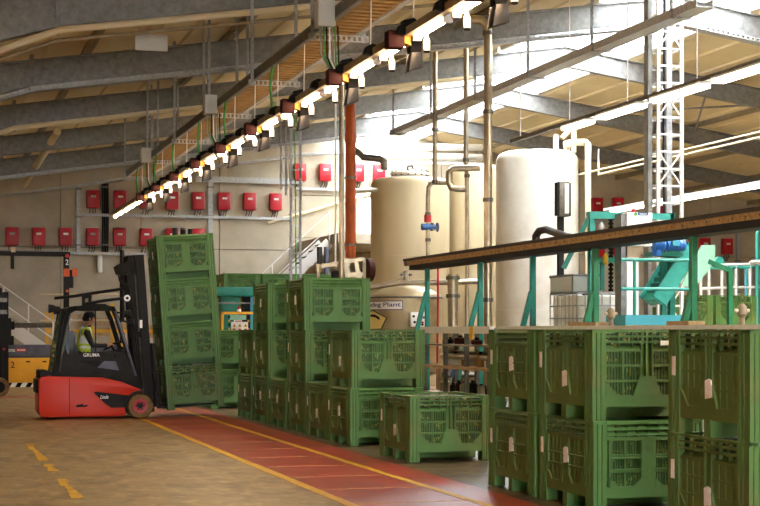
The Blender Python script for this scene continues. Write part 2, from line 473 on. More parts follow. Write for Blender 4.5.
# ================================================================ PLASTIC PALLET BINS
BW, BDp, BH = 1.0, 1.2, 0.76
def grid_window(mb, a0, a1, z0, z1, dep, put, slots, rows=3, cols=2, cut=0):
    """grid of a window in panel coordinates: a along the panel, z up, d depth inwards; put adds a box"""
    cw = (a1-a0)/cols
    pr = 0.02 if slots else -0.003
    for c in range(cols+1):
        a = a0 + cw*c
        put(mb, a-0.01, a+0.01, z0, z1, dep-pr, dep+0.012)
    for r_ in range(rows+1):
        z = z0 + (z1-z0)*r_/rows
        put(mb, a0, a1, z-0.01, z+0.01, dep-pr, dep+0.012)
    if slots:
        for c in range(cols):
            for k in range(slots):
                a = a0 + cw*c + cw*(k+0.5)/slots
                put(mb, a-cw/slots*0.24, a+cw/slots*0.24, z0, z1, dep, dep+0.012)
    else:
        put(mb, a0, a1, z0, z1, dep+0.008, dep+0.016)
        for c in range(cols):
            a = a0 + cw*(c+0.5)
            put(mb, a-0.012, a+0.012, z0, z1, dep+0.002, dep+0.01)

def panel(kind, half, side):
    """wall panel seen from outside, in (a, z, d): a in [-half, half], d = depth behind the post face"""
    mb = MB()
    def put(mb, a0, a1, z0, z1, d0, d1): mb.b(a0, a1, d0, d1, z0, z1)
    def tri(a0, z0, a1, z1, a2, z2, d0, d1):
        mb.prism([(a0,z0),(a1,z1),(a2,z2)], d0, d1, 'y')
    slots = 0 if side else 6
    put(mb, -half, half, 0.115, 0.205, 0.008, 0.03)                       # solid lower band
    if kind == 2:
        for i, z in enumerate((0.745, 0.70, 0.655)):                     # dark recessed rails at the rim
            put(mb, -half, half, z-0.009, z+0.009, 0.008, 0.05)
        nv = 6
        for i in range(nv+1):
            a = -half + 2*half*i/nv
            put(mb, a-0.007, a+0.007, 0.61, 0.758, 0.02, 0.05)
        ai, ao = 0.055, half-0.005
        for s in (-1, 1):
            lo, hi = sorted((s*ai, s*ao))
            grid_window(mb, lo, hi, 0.2, 0.585, 0.012 if side else 0.034, put, slots)
            mb.add([(lo,0.02,0.585),(hi,0.02,0.585),(hi,0.05,0.625),(lo,0.05,0.625),(lo,0.05,0.585),(hi,0.05,0.585)],
                   [(0,1,2,3),(0,4,5,1),(3,2,5,4),(0,3,4),(1,5,2)])
            tri(s*ao, 0.2, s*(ao-0.12), 0.2, s*ao, 0.33, 0.006, 0.024) # chamfered outer corner
        put(mb, -0.010, 0.010, 0.36, 0.76, 0.012, 0.04)                  # T channel
        put(mb, -0.055, -0.042, 0.36, 0.76, 0.008, 0.05); put(mb, 0.042, 0.055, 0.36, 0.76, 0.008, 0.05)
        put(mb, -0.055, 0.055, 0.36, 0.62, 0.045, 0.05)
        mb.prism([(-0.135,0.2),(0.135,0.2),(0.07,0.37),(-0.07,0.37)], 0.0, 0.03, 'y')
    else:
        for i, z in enumerate((0.742, 0.695, 0.648)):                    # three sloping ribs that catch the light
            mb.add([(-half,0.002,z-0.014),(half,0.002,z-0.014),(half,0.03,z+0.012),(-half,0.03,z+0.012),(-half,0.05,z-0.014),(half,0.05,z-0.014),(half,0.05,z+0.012),(-half,0.05,z+0.012)],
                   [(0,1,2,3),(4,7,6,5),(0,4,5,1),(3,2,6,7),(0,3,7,4),(1,5,6,2)])
            nb = 8
            for k in range(nb+1):
                a = -half + 2*half*k/nb
                put(mb, a-0.006, a+0.006, z-0.04, z, 0.012, 0.05)
        put(mb, -half, half, 0.6, 0.76, 0.048, 0.056)
        put(mb, -half, half, 0.595, 0.622, 0.004, 0.05)
        put(mb, -half, -half+0.03, 0.25, 0.6, 0.03, 0.05); put(mb, half-0.03, half, 0.25, 0.6, 0.03, 0.05)
        ai, ao = 0.065, half-0.03
        for s in (-1, 1):
            lo, hi = sorted((s*ai, s*ao))
            grid_window(mb, lo, hi, 0.2, 0.60, 0.012 if side else 0.034, put, slots)
            tri(s*ao, 0.2, s*(ao-0.09), 0.2, s*ao, 0.29, 0.0, 0.024)
            tri(s*ai, 0.2, s*(ai+0.08), 0.2, s*ai, 0.28, 0.0, 0.024)
            put(mb, s*ao-0.012, s*ao+0.012, 0.3, 0.6, 0.0, 0.03)
            put(mb, lo, hi, 0.44, 0.452, -0.004, 0.03)                   # bright rib across the window
            put(mb, lo, hi, 0.345, 0.357, -0.004, 0.03)
        put(mb, -ai, ai, 0.2, 0.6, 0.004, 0.03)
        for k in range(4):
            put(mb, -0.045+0.03*k-0.005, -0.045+0.03*k+0.005, 0.5, 0.55, 0.0, 0.01)
        for (a, z) in ((-0.05,0.3),(0.05,0.3),(0,0.34),(0,0.27)):
            put(mb, a-0.008, a+0.008, z-0.01, z+0.01, 0.0, 0.01)
    return mb

def make_bin(kind):
    r = thing('pallet_bin', 'green plastic pallet bin', 'bin', (0,0,0), 'green pallet bins')
    mat = 'bin_green' if kind == 1 else 'bin_olive'
    # corner posts with vertical grooves
    for sx in (-1, 1):
        for sy in (-1, 1):
            w, d = 0.12, 0.17
            pts = [(0,0),(0.022,0),(0.026,0.008),(0.036,0.008),(0.04,0),(0.062,0),(0.066,0.008),(0.076,0.008),(0.08,0),(w,0),(w,0.05),(0.05,0.05),
                   (0.05,d),(0,d),(0,0.135),(0.006,0.131),(0.006,0.121),(0,0.117),(0,0.085),(0.006,0.081),(0.006,0.071),(0,0.067)]
            poly = [(sx*(0.5-a), sy*(0.6-b)) for a, b in pts]
            mb = MB().prism(poly, 0.0, BH-0.004, 'z')
            mb.b(sx*0.42, sx*0.5, sy*0.47, sy*0.6, BH-0.03, BH-0.002)
            mb.b(sx*0.385, sx*0.49, sy*0.44, sy*0.59, 0.0, 0.115)
            mb.obj('corner_post', mat, r)
    for s in (-1, 1):
        half = 0.38
        m = panel(kind, half, False)
        tf = Matrix(((-s*-1,0,0,0),(0,-s*-1*1,0,0),(0,0,1,0),(0,0,0,1)))
        # front: outward -y (s=-1): y = -0.6 + d ; back: y = 0.6 - d
        m.v = [((x if s < 0 else -x), (-0.6+y if s < 0 else 0.6-y), z) for x, y, z in m.v]
        m.obj('end_panel', mat, r)
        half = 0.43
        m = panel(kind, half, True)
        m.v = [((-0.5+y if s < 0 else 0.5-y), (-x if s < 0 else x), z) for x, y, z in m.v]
        m.obj('side_panel', 'bin_side_warmlit', r)
        # middle foot of each long side
        MB().b(s*0.5, s*0.36, -0.05, 0.05, 0.0, 0.12).obj('foot', mat, r)
    MB().b(-0.36, 0.36, -0.05, 0.05, 0.0, 0.12).obj('skid', mat, r)
    MB().b(-0.47, 0.47, -0.57, 0.57, 0.115, 0.15).obj('base', mat, r)
    l = MB().b(-0.445, 0.445, -0.545, 0.545, 0.15, 0.60 if kind == 1 else 0.725)
    l.obj('load', 'bin_load', r)
    # paper labels on the aisle side
    MB().b(-0.503, -0.499, 0.49, 0.545, 0.42, 0.56).obj('paper_label', 'label_paper', r)
    t = MB().prism([(-0.075,0.30),(0.03,0.285),(0.035,0.415),(-0.02,0.43),(-0.06,0.42)], -0.502, -0.497, 'x')
    if kind == 1: t.v = [(x, y, z+0.08) for x, y, z in t.v]
    else: t.v = [(x, y, z-0.02) for x, y, z in t.v]
    t.obj('paper_label', 'label_paper', r)
    return r
protos = {1: make_bin(1), 2: make_bin(2)}
ptree = {k: tree_of(p) for k, p in protos.items()}
pused = {1: False, 2: False}
ROWX = 5.306 + 0.5
def put_bin(kind, loc, label, rot=(0,0,0), group='green pallet bins'):
    if not pused[kind]:
        o = protos[kind]; pused[kind] = True
        o.location = loc; o.rotation_euler = rot; o['label'] = label; o['group'] = group
    else:
        o = dup(protos[kind], loc, rot, label, group, ptree[kind])
    return o
def row_bin(k, level, kind, label):
    a, b_ = slotY(k)
    jx = random.uniform(-0.012, 0.012); jr = random.uniform(-0.008, 0.008)
    return put_bin(kind, (ROWX+jx, (a+b_)/2, 0.006+level*BH), label, (0,0,jr))
row_bin(8, 0, 2, 'green bin at the right edge nearest the camera, lower of its stack')
row_bin(8, 1, 2, 'green bin at the right edge nearest the camera, upper of its stack')
row_bin(6, 0, 1, 'ribbed green bin, lower of the stack just left of the nearest one')
b6 = row_bin(6, 1, 2, 'green bin, upper of the stack just left of the nearest one')
tl = MB().b(0.12, 0.24, -0.604, -0.597, 0.625, 0.665).mesh('paper_label','label_paper'); link('paper_label', tl, b6, 'small white tag on the front grille')
row_bin(5, 0, 1, 'ribbed olive green bin, lower of the stack beside the red lane behind another stack')
row_bin(5, 1, 1, 'ribbed olive green bin, upper of the stack beside the red lane behind another stack')
row_bin(2, 0, 2, 'single green bin standing alone on the floor with open top')
row_bin(0, 0, 1, 'lower green bin of the two-high stack behind the lone bin')
row_bin(0, 1, 2, 'upper green bin of the two-high stack behind the lone bin')
row_bin(-1, 0, 2, 'unstacked green bin between the two-high and the front three-high stack')
row_bin(-2, 0, 2, 'bottom green bin of the front three-high stack')
row_bin(-2, 1, 2, 'middle green bin of the front three-high stack')
row_bin(-2, 2, 1, 'top green bin of the front three-high stack')
row_bin(-3, 0, 1, 'unstacked green bin between the two three-high stacks')
row_bin(-4, 0, 1, 'bottom green bin of the rear three-high stack')
row_bin(-4, 1, 2, 'middle green bin of the rear three-high stack')
row_bin(-4, 2, 1, 'top green bin of the rear three-high stack')
row_bin(-5, 0, 1, 'lower green bin of the two-high stack at the far end of the row')
row_bin(-5, 1, 2, 'upper green bin of the two-high stack at the far end of the row')
row_bin(-8, 0, 1, 'lower pale green bin behind the raised forklift load')
row_bin(-8, 1, 1, 'upper pale green bin behind the raised forklift load')
# load on the forklift, tilted back with the mast
TILT = math.radians(4.0)
def LV(a, h): return (a*math.cos(TILT) - h*math.sin(TILT), a*math.sin(TILT) + h*math.cos(TILT))
for k in range(4):
    dx, dz = LV(0.5, k*BH)
    put_bin(2 if k == 0 else 1, (4.05+dx, 27.45, 0.12+dz), ('bottom','second lowest','second highest','top')[k]+' green bin of the tilted stack carried by the forklift', (0,-TILT,0))
# four-high stacks at the back
for j, X in enumerate((8.2, 9.25, 10.3)):
    for lv in range(4):
        lab = ('left','middle','right')[j]
        put_bin(1, (X, 41.7, 0.006+lv*BH),
                ('top green bin of the %s four-high stack beyond the row' % lab) if lv == 3 else 'green bin hidden low in a four-high stack beyond the row',
                (0,0,0), 'green bins stacked at the back')
# three-high stacks on the right behind the conveyor
for j, X in enumerate((16.05, 17.12)):
    for lv in range(3):
        put_bin(2, (X, 31.1, 0.006+lv*BH),
                ('top green bin of the %s three-high stack at right behind the conveyor' % ('left','right')[j]) if lv == 2 else 'green bin low in a three-high stack at right behind the conveyor',
                (0,0,0), 'green bins stacked at the right')

# ---------------------------------------------------------------- lettering
def text_geo(body, size=1.0, extrude=0.002, shear=0.0, bold=0.0):
    cu = bpy.data.curves.new('lettering', 'FONT'); cu.body = body; cu.size = size
    cu.extrude = extrude; cu.shear = shear; cu.offset = bold; cu.resolution_u = 3
    o = bpy.data.objects.new('lettering', cu); COL.objects.link(o)
    dg = bpy.context.evaluated_depsgraph_get(); dg.update()
    me = bpy.data.meshes.new_from_object(o.evaluated_get(dg))
    bpy.data.objects.remove(o); bpy.data.curves.remove(cu)
    xs = [v.co.x for v in me.vertices]; ys = [v.co.y for v in me.vertices]
    x0, x1, y0, y1 = min(xs), max(xs), min(ys), max(ys)
    vs = [((v.co.x-x0)/(x1-x0), (v.co.y-y0)/(y1-y0), v.co.z) for v in me.vertices]
    fs = [tuple(p.vertices) for p in me.polygons]
    bpy.data.meshes.remove(me)
    return vs, fs
def text_front(body, x0, x1, z0, z1, y, mat, parent, name='lettering', **k):
    """lettering on a face that looks towards -y"""
    vs, fs = text_geo(body, **k)
    return MB().add([(x0+(x1-x0)*a, y-c, z0+(z1-z0)*b_) for a, b_, c in vs], fs).obj(name, mat, parent)

# ================================================================ FORKLIFT
FX, FY = 1.84, 27.2                       # rear end and centre line of the truck
fk = thing('forklift', 'red and black electric forklift with enclosed cab carrying a tall stack of green bins', 'forklift', (FX, FY, 0))
def fx(u): return FX + (u+75)*0.0164 - 1.84
def fz(v): return (419-v)/58.5
def fp(L): return [(fx(u), fz(v)) for u, v in L]
YN = FY-0.53                              # side towards the camera
wcx, wr = fx(141), 0.217
arch = [(wcx+0.265*math.cos(math.radians(t)), 0.217+0.265*math.sin(math.radians(t))) for t in range(212, 85, -10)]
body = fp([(40,416),(37.6,411),(37.3,380),(39,376.5),(44,375.5),(70,376.5),(103,377.5),(122,382),(137,388)])
body = body + [(wcx+0.03, 0.49)] + list(reversed(arch[:]))
body += fp([(121,416.5)])
MB().prism(body, FY-0.53, FY+0.53).obj('body', 'forklift_red', fk, bevel=0.035)
MB().b(fx(68)-0.006, fx(68)+0.006, YN-0.004, YN+0.01, 0.09, 0.7).obj('seam', 'ink_black', fk)
pn = MB().prism(fp([(92.4,392),(96,391.4),(132.6,396),(131,401),(124,407.6),(111,407.6),(104.5,403.5)]), YN-0.012, YN+0.01).obj('side_vent', 'black_plastic', fk)
text_front('Linde', fx(99.5), fx(108), fz(398.6), fz(395), YN-0.013, 'white_paint', pn, shear=0.4)
lg = MB()
for (a, b_, c, d) in ((74.5,85,406.6,405),(76,80,405,404),(80,82,405,403.4),(83,87,406,404.6)): lg.b(fx(a),fx(b_),YN-0.006,YN+0.01,fz(c),fz(d))
lg.obj('badge','ink_black',fk)['kind'] = 'stuff'
MB().b(fx(38.2), fx(47), FY-0.4, FY+0.4, fz(380), fz(370)).obj('rear_cover','black_plastic',fk, bevel=0.02)
MB().b(FX-0.035, FX+0.1, FY-0.35, FY+0.35, 0.45, 0.68).obj('rear_lamp_panel','black_plastic',fk, bevel=0.01)
# wheels
def wheel(c, r, w, tyre, parent, out, rimmat='rim_red'):
    x, y, z = c
    t = MB(); n = 28
    prof = [(r*0.58,-w/2),(r*0.93,-w/2),(r,-w/2+0.03),(r,w/2-0.03),(r*0.93,w/2),(r*0.58,w/2)]
    vs = []; m = len(prof)
    for j in range(n):
        a = 2*math.pi*j/n
        for (rr, yy) in prof: vs.append((x+rr*math.cos(a), y+yy, z+rr*math.sin(a)))
    fs = [(j*m+i, j*m+(i+1)%m, ((j+1)%n)*m+(i+1)%m, ((j+1)%n)*m+i) for j in range(n) for i in range(m)]
    t.add(vs, fs)
    for j in range(n):
        a = 2*math.pi*(j+0.5)/n
        p = Vector((x+r*0.985*math.cos(a), y, z+r*0.985*math.sin(a)))
        q = Vector((x+(r+0.004)*math.cos(a), y, z+(r+0.004)*math.sin(a)))
        t.bar(p, q, w*0.96, 0.022, up=(-math.sin(a),0,math.cos(a)))
    wh = t.obj('wheel', tyre, parent)
    rim = MB()
    for (rr, a_, b_) in ((r*0.6, -w/2+0.05, w/2-0.05),):
        rim.cyl((x,y+a_,z),(x,y+b_,z), rr, 24)
    n2 = 24
    ro = r*0.6; ri = r*0.42; yf = y-w/2 if out < 0 else y+w/2
    vs = []
    for j in range(n2):
        a = 2*math.pi*j/n2
        for rr, yy in ((ro, yf), (ro, yf-out*0.04), (ri, yf-out*0.05), (ri, yf-out*0.005)): vs.append((x+rr*math.cos(a), yy, z+rr*math.sin(a)))
    rim.add(vs, [(j*4+i, j*4+(i+1)%4, ((j+1)%n2)*4+(i+1)%4, ((j+1)%n2)*4+i) for j in range(n2) for i in range(4)])
    rim.obj('rim', rimmat, wh)
    hub = MB().cyl((x,yf-out*0.06,z),(x,yf+out*0.004,z), r*0.2, 16)
    for j in range(6):
        a = 2*math.pi*j/6
        hub.cyl((x+r*0.3*math.cos(a),yf-out*0.06,z+r*0.3*math.sin(a)),(x+r*0.3*math.cos(a),yf-out*0.02,z+r*0.3*math.sin(a)), r*0.06, 6)
    hub.obj('hub', 'black_metal', wh)
for s in (-1, 1):
    wheel((wcx, FY+s*0.45, wr), wr, 0.2, 'tan_tyre', fk, s)
    wheel((FX+0.24, FY+s*0.1, 0.205), 0.205, 0.16, 'tan_tyre', fk, s)
    f = MB(); pts = [(wcx+0.262*math.cos(math.radians(t)), 0.217+0.262*math.sin(math.radians(t))) for t in range(205, 15, -10)]
    inn = [(wcx+0.232*math.cos(math.radians(t)), 0.217+0.232*math.sin(math.radians(t))) for t in range(25, 206, 10)]
    f.prism(pts+inn, FY+s*0.36, FY+s*0.56).obj('fender', 'black_plastic', fk)
# cab
for s in (-1, 1):
    ya, yb_ = FY+s*0.46, FY+s*0.52
    MB().prism(fp([(55,354),(122,352),(142,391),(137,388.5),(122,382),(103,377.6),(70,376.6),(50,376)]), ya, yb_).obj('door_panel','black_plastic',fk, bevel=0.008)
    c = MB()
    def stroke(L, w):
        P = fp(L)
        for i in range(len(P)-1):
            a = Vector((P[i][0],(ya+yb_)/2,P[i][1])); b2 = Vector((P[i+1][0],(ya+yb_)/2,P[i+1][1]))
            d = (b2-a).normalized()*w*0.35
            c.bar(a-d, b2+d, 0.06, w, up=(0,1,0)) if False else c.bar(a-d, b2+d, w, 0.06, up=(0,1,0))
    stroke([(56,375),(59,352),(65,321),(68,312),(74,308.5)], 0.075)
    stroke([(72,308.6),(94,306.6),(113,308.5)], 0.07)
    stroke([(113,309),(117,318),(128,352),(141,389)], 0.075)
    c.obj('cab_frame','black_plastic',fk)
    g = MB().prism(fp([(61,352),(67,320),(72,311),(112,311),(123,352)]), FY+s*0.485, FY+s*0.489)
    w_ = g.obj('side_window','cab_glass',fk)
    MB().b(fx(95)-0.008, fx(95)+0.008, FY+s*0.48, FY+s*0.495, fz(352), fz(311)).obj('window_bar','ink_black',w_)
    if s < 0:
        text_front('GRUMA', fx(82.3), fx(99.2), fz(356.6), fz(353.2), ya-0.063, 'white_paint', fk, bold=0.02)
        MB().prism(fp([(97,367.5),(103.5,361.2),(115.5,361.2),(119,370.5)]), ya-0.066, ya-0.055).obj('lower_window','slate',fk)
        MB().prism(fp([(77,361),(96,360.5),(102,362),(96.5,367)]), ya-0.064, ya-0.055).obj('door_recess','ink_black',fk)
        hd = MB().b(fx(112),fx(115.5),ya-0.085,ya-0.05,fz(357.5),fz(354.8)); hd.obj('door_handle','ink_black',fk)
        gr = MB().tube([(fx(58),ya-0.09,fz(372)),(fx(61),ya-0.09,fz(350)),(fx(66),ya-0.09,fz(326)),(fx(69),ya-0.09,fz(315))],0.014,8)
        gr.cyl((fx(58.2),ya-0.1,fz(370)),(fx(58.2),ya,fz(370)),0.012,6); gr.cyl((fx(68.5),ya-0.1,fz(316)),(fx(68.5),ya,fz(316)),0.012,6)
        gr.obj('grab_rail','steel_dark',fk)
        sp = MB().tube([(fx(114.5),ya-0.09,fz(311)),(fx(119),ya-0.09,fz(324)),(fx(129),ya-0.09,fz(354)),(fx(136),ya-0.09,fz(376))],0.02,8)
        sp.obj('front_strut','slate',fk)
rf = MB().prism(fp([(65,310.5),(69,306.8),(92,304.8),(113,306.5),(117,310.5)]), FY-0.52, FY+0.52); rf.obj('roof','black_plastic',fk, bevel=0.015)
MB().prism(fp([(88,305.5),(93,303.6),(106,303.8),(111,306)]), FY-0.3, FY+0.2).obj('roof_hatch','black_plastic',fk)
MB().prism(fp([(40,376),(38,373),(48,371),(56,374)]), FY-0.5, FY+0.5).obj('engine_cover','black_plastic',fk)
rw = MB()
for s in (-1,1): rw.bar((fx(52),FY+s*0.44,fz(374)),(fx(62),FY+s*0.44,fz(311)),0.05,0.07,up=(0,1,0))
rw.bar((fx(52),FY-0.44,fz(372)),(fx(52),FY+0.44,fz(372)),0.05,0.06); rw.bar((fx(62),FY-0.44,fz(312)),(fx(62),FY+0.44,fz(312)),0.05,0.06)
rw.obj('rear_frame','black_plastic',fk)
MB().prism(fp([(49,373),(51,350),(56,325),(60,312),(62,312),(55,373)]), FY-0.4, FY-0.1).obj('rear_rack','bin_load',fk)
MB().b(fx(50),fx(140),FY-0.45,FY+0.45,0.66,0.74).obj('cab_floor','black_plastic',fk)
# seat, console and steering wheel inside
se = MB().b(FX+0.62,FX+1.12,FY-0.25,FY+0.25,0.86,0.98); se.obj('seat','black_plastic',fk,bevel=0.03)
MB().prism([(FX+0.55,0.95),(FX+0.68,0.95),(FX+0.62,1.52),(FX+0.5,1.5)],FY-0.23,FY+0.23).obj('seat_back','black_plastic',fk,bevel=0.03)
MB().prism([(FX+1.38,0.74),(FX+1.6,0.74),(FX+1.5,1.16),(FX+1.34,1.2)],FY-0.35,FY+0.35).obj('console','black_plastic',fk,bevel=0.02)
stw = MB(); pts = []
ax = Vector((-0.5,0,0.86)).normalized(); sd = Vector((0,1,0)); fw = sd.cross(ax)
cs = Vector((FX+1.27,FY,1.25))
for j in range(17):
    a = 2*math.pi*j/16; pts.append(cs+(sd*math.cos(a)+fw*math.sin(a))*0.15)
stw.tube(pts,0.015,6); stw.cyl(cs,cs-ax*0.12,0.02,8); stw.bar(cs-sd*0.15,cs+sd*0.15,0.02,0.02)
stw.obj('steering_wheel','ink_black',fk)
# lamps and mirrors
def worklamp(u, v, y, d=1):
    x, z = fx(u), fz(v)
    l = MB().cyl((x-0.05*d,y,z),(x+0.05*d,y,z),0.06,12,0.075).obj('work_lamp','black_plastic',fk)
    MB().cyl((x+0.05*d,y,z),(x+0.056*d,y,z),0.062,12).obj('lens','slate',l)
worklamp(50,309,FY-0.52,-1); worklamp(55.5,310.5,FY-0.5,-1); worklamp(127.5,314,FY-0.52); worklamp(131,323,FY-0.5)
for (a,b_,c,d) in ((50,309,66,310),(127,314,114,312),(131,323,119,320)): MB().bar((fx(a),FY-0.51,fz(b_)),(fx(c),FY-0.5,fz(d)),0.03,0.03).obj('lamp_arm','black_plastic',fk)
# bars over the roof
rb = MB().tube([(fx(54),FY-0.3,fz(298.5)),(fx(75),FY-0.3,fz(296)),(fx(128),FY-0.3,fz(288))],0.026,8)
rb.tube([(fx(85),FY-0.35,fz(304)),(fx(105),FY-0.35,fz(300.5)),(fx(130),FY-0.35,fz(297.5))],0.026,8)
rb.obj('roof_bar','black_metal',fk)
br = MB()
for du in (83.5, 90): br.bar((fx(du),FY-0.32,fz(307)),(fx(du+0.5),FY-0.32,fz(294)),0.05,0.05,up=(0,1,0))
br.bar((fx(82),FY-0.33,fz(298)),(fx(92),FY-0.33,fz(296)),0.04,0.05); br.obj('bar_bracket','black_metal',fk)
# mast, leaning back
def mp(a, h):                                 # a along the truck from the mast foot, h up the mast
    dx, dz = LV(a, h); return (FX+1.83+dx, 0.1+dz)
for s in (-1,1):
    for (a0,a1,h0,h1,yy,w) in ((0.0,0.14,0.0,2.72,0.36,0.09),(-0.15,-0.03,0.25,2.64,0.27,0.07)):
        P = [mp(a0,h0),mp(a1,h0),mp(a1,h1),mp(a0,h1)]
        MB().prism(P,FY+s*yy-w/2,FY+s*yy+w/2).obj('mast_rail','black_metal',fk)
    p, q = mp(-0.06,0.2), mp(-0.06,2.2)
    MB().cyl((p[0],FY+s*0.19,p[1]),(q[0],FY+s*0.19,q[1]),0.03,10).obj('lift_cylinder','steel_dark',fk)
    p, q = mp(0.03,0.3), mp(0.03,2.5)
    MB().bar((p[0],FY+s*0.13,p[1]),(q[0],FY+s*0.13,q[1]),0.03,0.02).obj('lift_chain','steel_dark',fk)
for h in (0.15,1.3,2.4,2.62):
    P = [mp(-0.12,h),mp(0.0,h),mp(0.0,h+0.1),mp(-0.12,h+0.1)]; MB().prism(P,FY-0.33,FY+0.33).obj('mast_crossbar','black_metal',fk)
hr = MB().prism([(fx(117),fz(266)),(fx(122),fz(263)),(fx(142),fz(259)),(fx(142),fz(272)),(fx(120),fz(274))],FY-0.3,FY+0.1)
hr.obj('hose_guard','black_plastic',fk,bevel=0.02)
hs = MB()
for k in range(3):
    o = 0.03*k
    hs.tube([(fx(119)+o,FY-0.3-o*0.3,fz(268)),(fx(121)+o,FY-0.32,fz(280)),(fx(127)+o,FY-0.34,fz(287)),(fx(130)+o,FY-0.35,fz(300)),(fx(133)+o,FY-0.36,fz(330)),(fx(138)+o,FY-0.36,fz(370)),(fx(141)+o,FY-0.3,fz(395))],0.013,6)
hs.obj('hydraulic_hose','rubber',fk)
pl = MB().cyl((fx(128.5),FY-0.4,fz(298)),(fx(128.5),FY-0.36,fz(298)),0.055,14).obj('pulley','white_metal',fk)
MB().cyl((fx(128.5),FY-0.41,fz(298)),(fx(128.5),FY-0.395,fz(298)),0.025,10).obj('pulley_hub','ink_black',pl)
P = [mp(0.145,1.64),mp(0.15,1.64),mp(0.15,1.8),mp(0.145,1.8)]
MB().b(fx(141.5),fx(144.2),FY-0.412,FY-0.404,fz(328),fz(320)).obj('mast_sticker','label_paper',fk)
cg = MB()
for h in (0.12, 0.55): cg.prism([mp(0.15,h),mp(0.24,h),mp(0.24,h+0.12),mp(0.15,h+0.12)],FY-0.5,FY+0.5)
for yy in (-0.45,-0.2,0,0.2,0.45): cg.prism([mp(0.17,0.12),mp(0.21,0.12),mp(0.21,1.15),mp(0.17,1.15)],FY+yy-0.02,FY+yy+0.02)
cg.prism([mp(0.16,1.1),mp(0.22,1.1),mp(0.22,1.18),mp(0.16,1.18)],FY-0.5,FY+0.5)
cg.obj('fork_carriage','black_metal',fk)
for s in (-1,1):
    P = [mp(0.24,0.03),mp(1.25,0.03),mp(1.25,0.045),mp(0.29,0.075),mp(0.29,0.7),mp(0.24,0.7)]
    MB().prism(P,FY+0.25+s*0.29-0.06,FY+0.25+s*0.29+0.06).obj('fork','black_metal',fk)

# ================================================================ DRIVER
dr = thing('person', 'driver in dark clothes, cap and yellow high-visibility vest seated in the forklift cab', 'person', (FX+0.8, FY, 0.98))
J = {}
def body_mesh():
    V = []; R = []; E = []
    def add(n, p, r): J[n] = len(V); V.append(p); R.append(r)
    def e(a, b_): E.append((J[a], J[b_]))
    bx, by, bz = FX+0.80, FY-0.06, 0.98
    add('pelvis',(0,0,0.10),(0.15,0.12)); add('waist',(-0.02,0,0.26),(0.145,0.115)); add('chest',(0.0,0,0.44),(0.165,0.12)); add('upper',(0.02,0,0.535),(0.13,0.085))
    add('neck',(0.045,0,0.60),(0.055,0.055)); add('jaw',(0.085,-0.008,0.665),(0.068,0.078)); add('face',(0.095,-0.012,0.73),(0.076,0.096)); add('crown',(0.085,-0.012,0.79),(0.066,0.082))
    add('nose',(0.188,-0.035,0.705),(0.013,0.016))
    for a, b_ in (('pelvis','waist'),('waist','chest'),('chest','upper'),('upper','neck'),('neck','jaw'),('jaw','face'),('face','crown'),('face','nose')): e(a,b_)
    for s, t in ((-1,'r'),(1,'l')):
        add('sh'+t,(0.02,s*0.2,0.50),(0.062,0.065)); add('el'+t,(0.12,s*0.26,0.27),(0.048,0.05)); add('wr'+t,(0.36,s*0.17,0.27),(0.034,0.034)); add('pa'+t,(0.42,s*0.155,0.285),(0.024,0.042))
        e('upper','sh'+t); e('sh'+t,'el'+t); e('el'+t,'wr'+t); e('wr'+t,'pa'+t)
        for k, (dy, l) in enumerate(((-0.026,0.06),(-0.009,0.07),(0.009,0.066),(0.026,0.05))):
            add('f%d%s'%(k,t),(0.455,s*0.15+dy,0.295),(0.0095,0.0095)); add('g%d%s'%(k,t),(0.455+l*0.5,s*0.15+dy,0.285),(0.0085,0.0085)); add('h%d%s'%(k,t),(0.46+l*0.5,s*0.15+dy,0.255),(0.008,0.008))
            e('pa'+t,'f%d%s'%(k,t)); e('f%d%s'%(k,t),'g%d%s'%(k,t)); e('g%d%s'%(k,t),'h%d%s'%(k,t))
        add('t0'+t,(0.40,s*0.155-s*0.045,0.30),(0.011,0.011)); add('t1'+t,(0.445,s*0.155-s*0.055,0.29),(0.0095,0.0095)); e('pa'+t,'t0'+t); e('t0'+t,'t1'+t)
        add('hip'+t,(0.04,s*0.1,0.08),(0.09,0.09)); add('kn'+t,(0.46,s*0.13,0.07),(0.066,0.066)); add('an'+t,(0.52,s*0.13,-0.19),(0.042,0.042)); add('to'+t,(0.64,s*0.13,-0.195),(0.03,0.045))
        e('pelvis','hip'+t); e('hip'+t,'kn'+t); e('kn'+t,'an'+t); e('an'+t,'to'+t)
    me = bpy.data.meshes.new('driver_skeleton'); me.from_pydata(V, E, []); me.update()
    o = bpy.data.objects.new('driver_skeleton', me); COL.objects.link(o)
    sk = o.modifiers.new('skin','SKIN'); sk.use_smooth_shade = True
    for i, sv in enumerate(me.skin_vertices[0].data):
        sv.radius = R[i]; sv.use_root = (i == 0)
    sb = o.modifiers.new('sub','SUBSURF'); sb.levels = 2; sb.render_levels = 2
    dg = bpy.context.evaluated_depsgraph_get(); dg.update()
    m2 = bpy.data.meshes.new_from_object(o.evaluated_get(dg))
    bpy.data.objects.remove(o); bpy.data.meshes.remove(me)
    return m2
bmh = body_mesh(); bmh.name = 'body'
bmh.materials.clear()
for k in ('jacket_dark','skin','ink_black'): bmh.materials.append(M(k))
for p in bmh.polygons:
    c = p.center; p.use_smooth = True
    hand = c.x > 0.37 and c.z > 0.2
    p.material_index = 1 if (c.z > 0.615 or hand) else (2 if c.z < -0.14 else 0)
bo = link('body', bmh, dr); bo.location = (0, -0.06, 0)
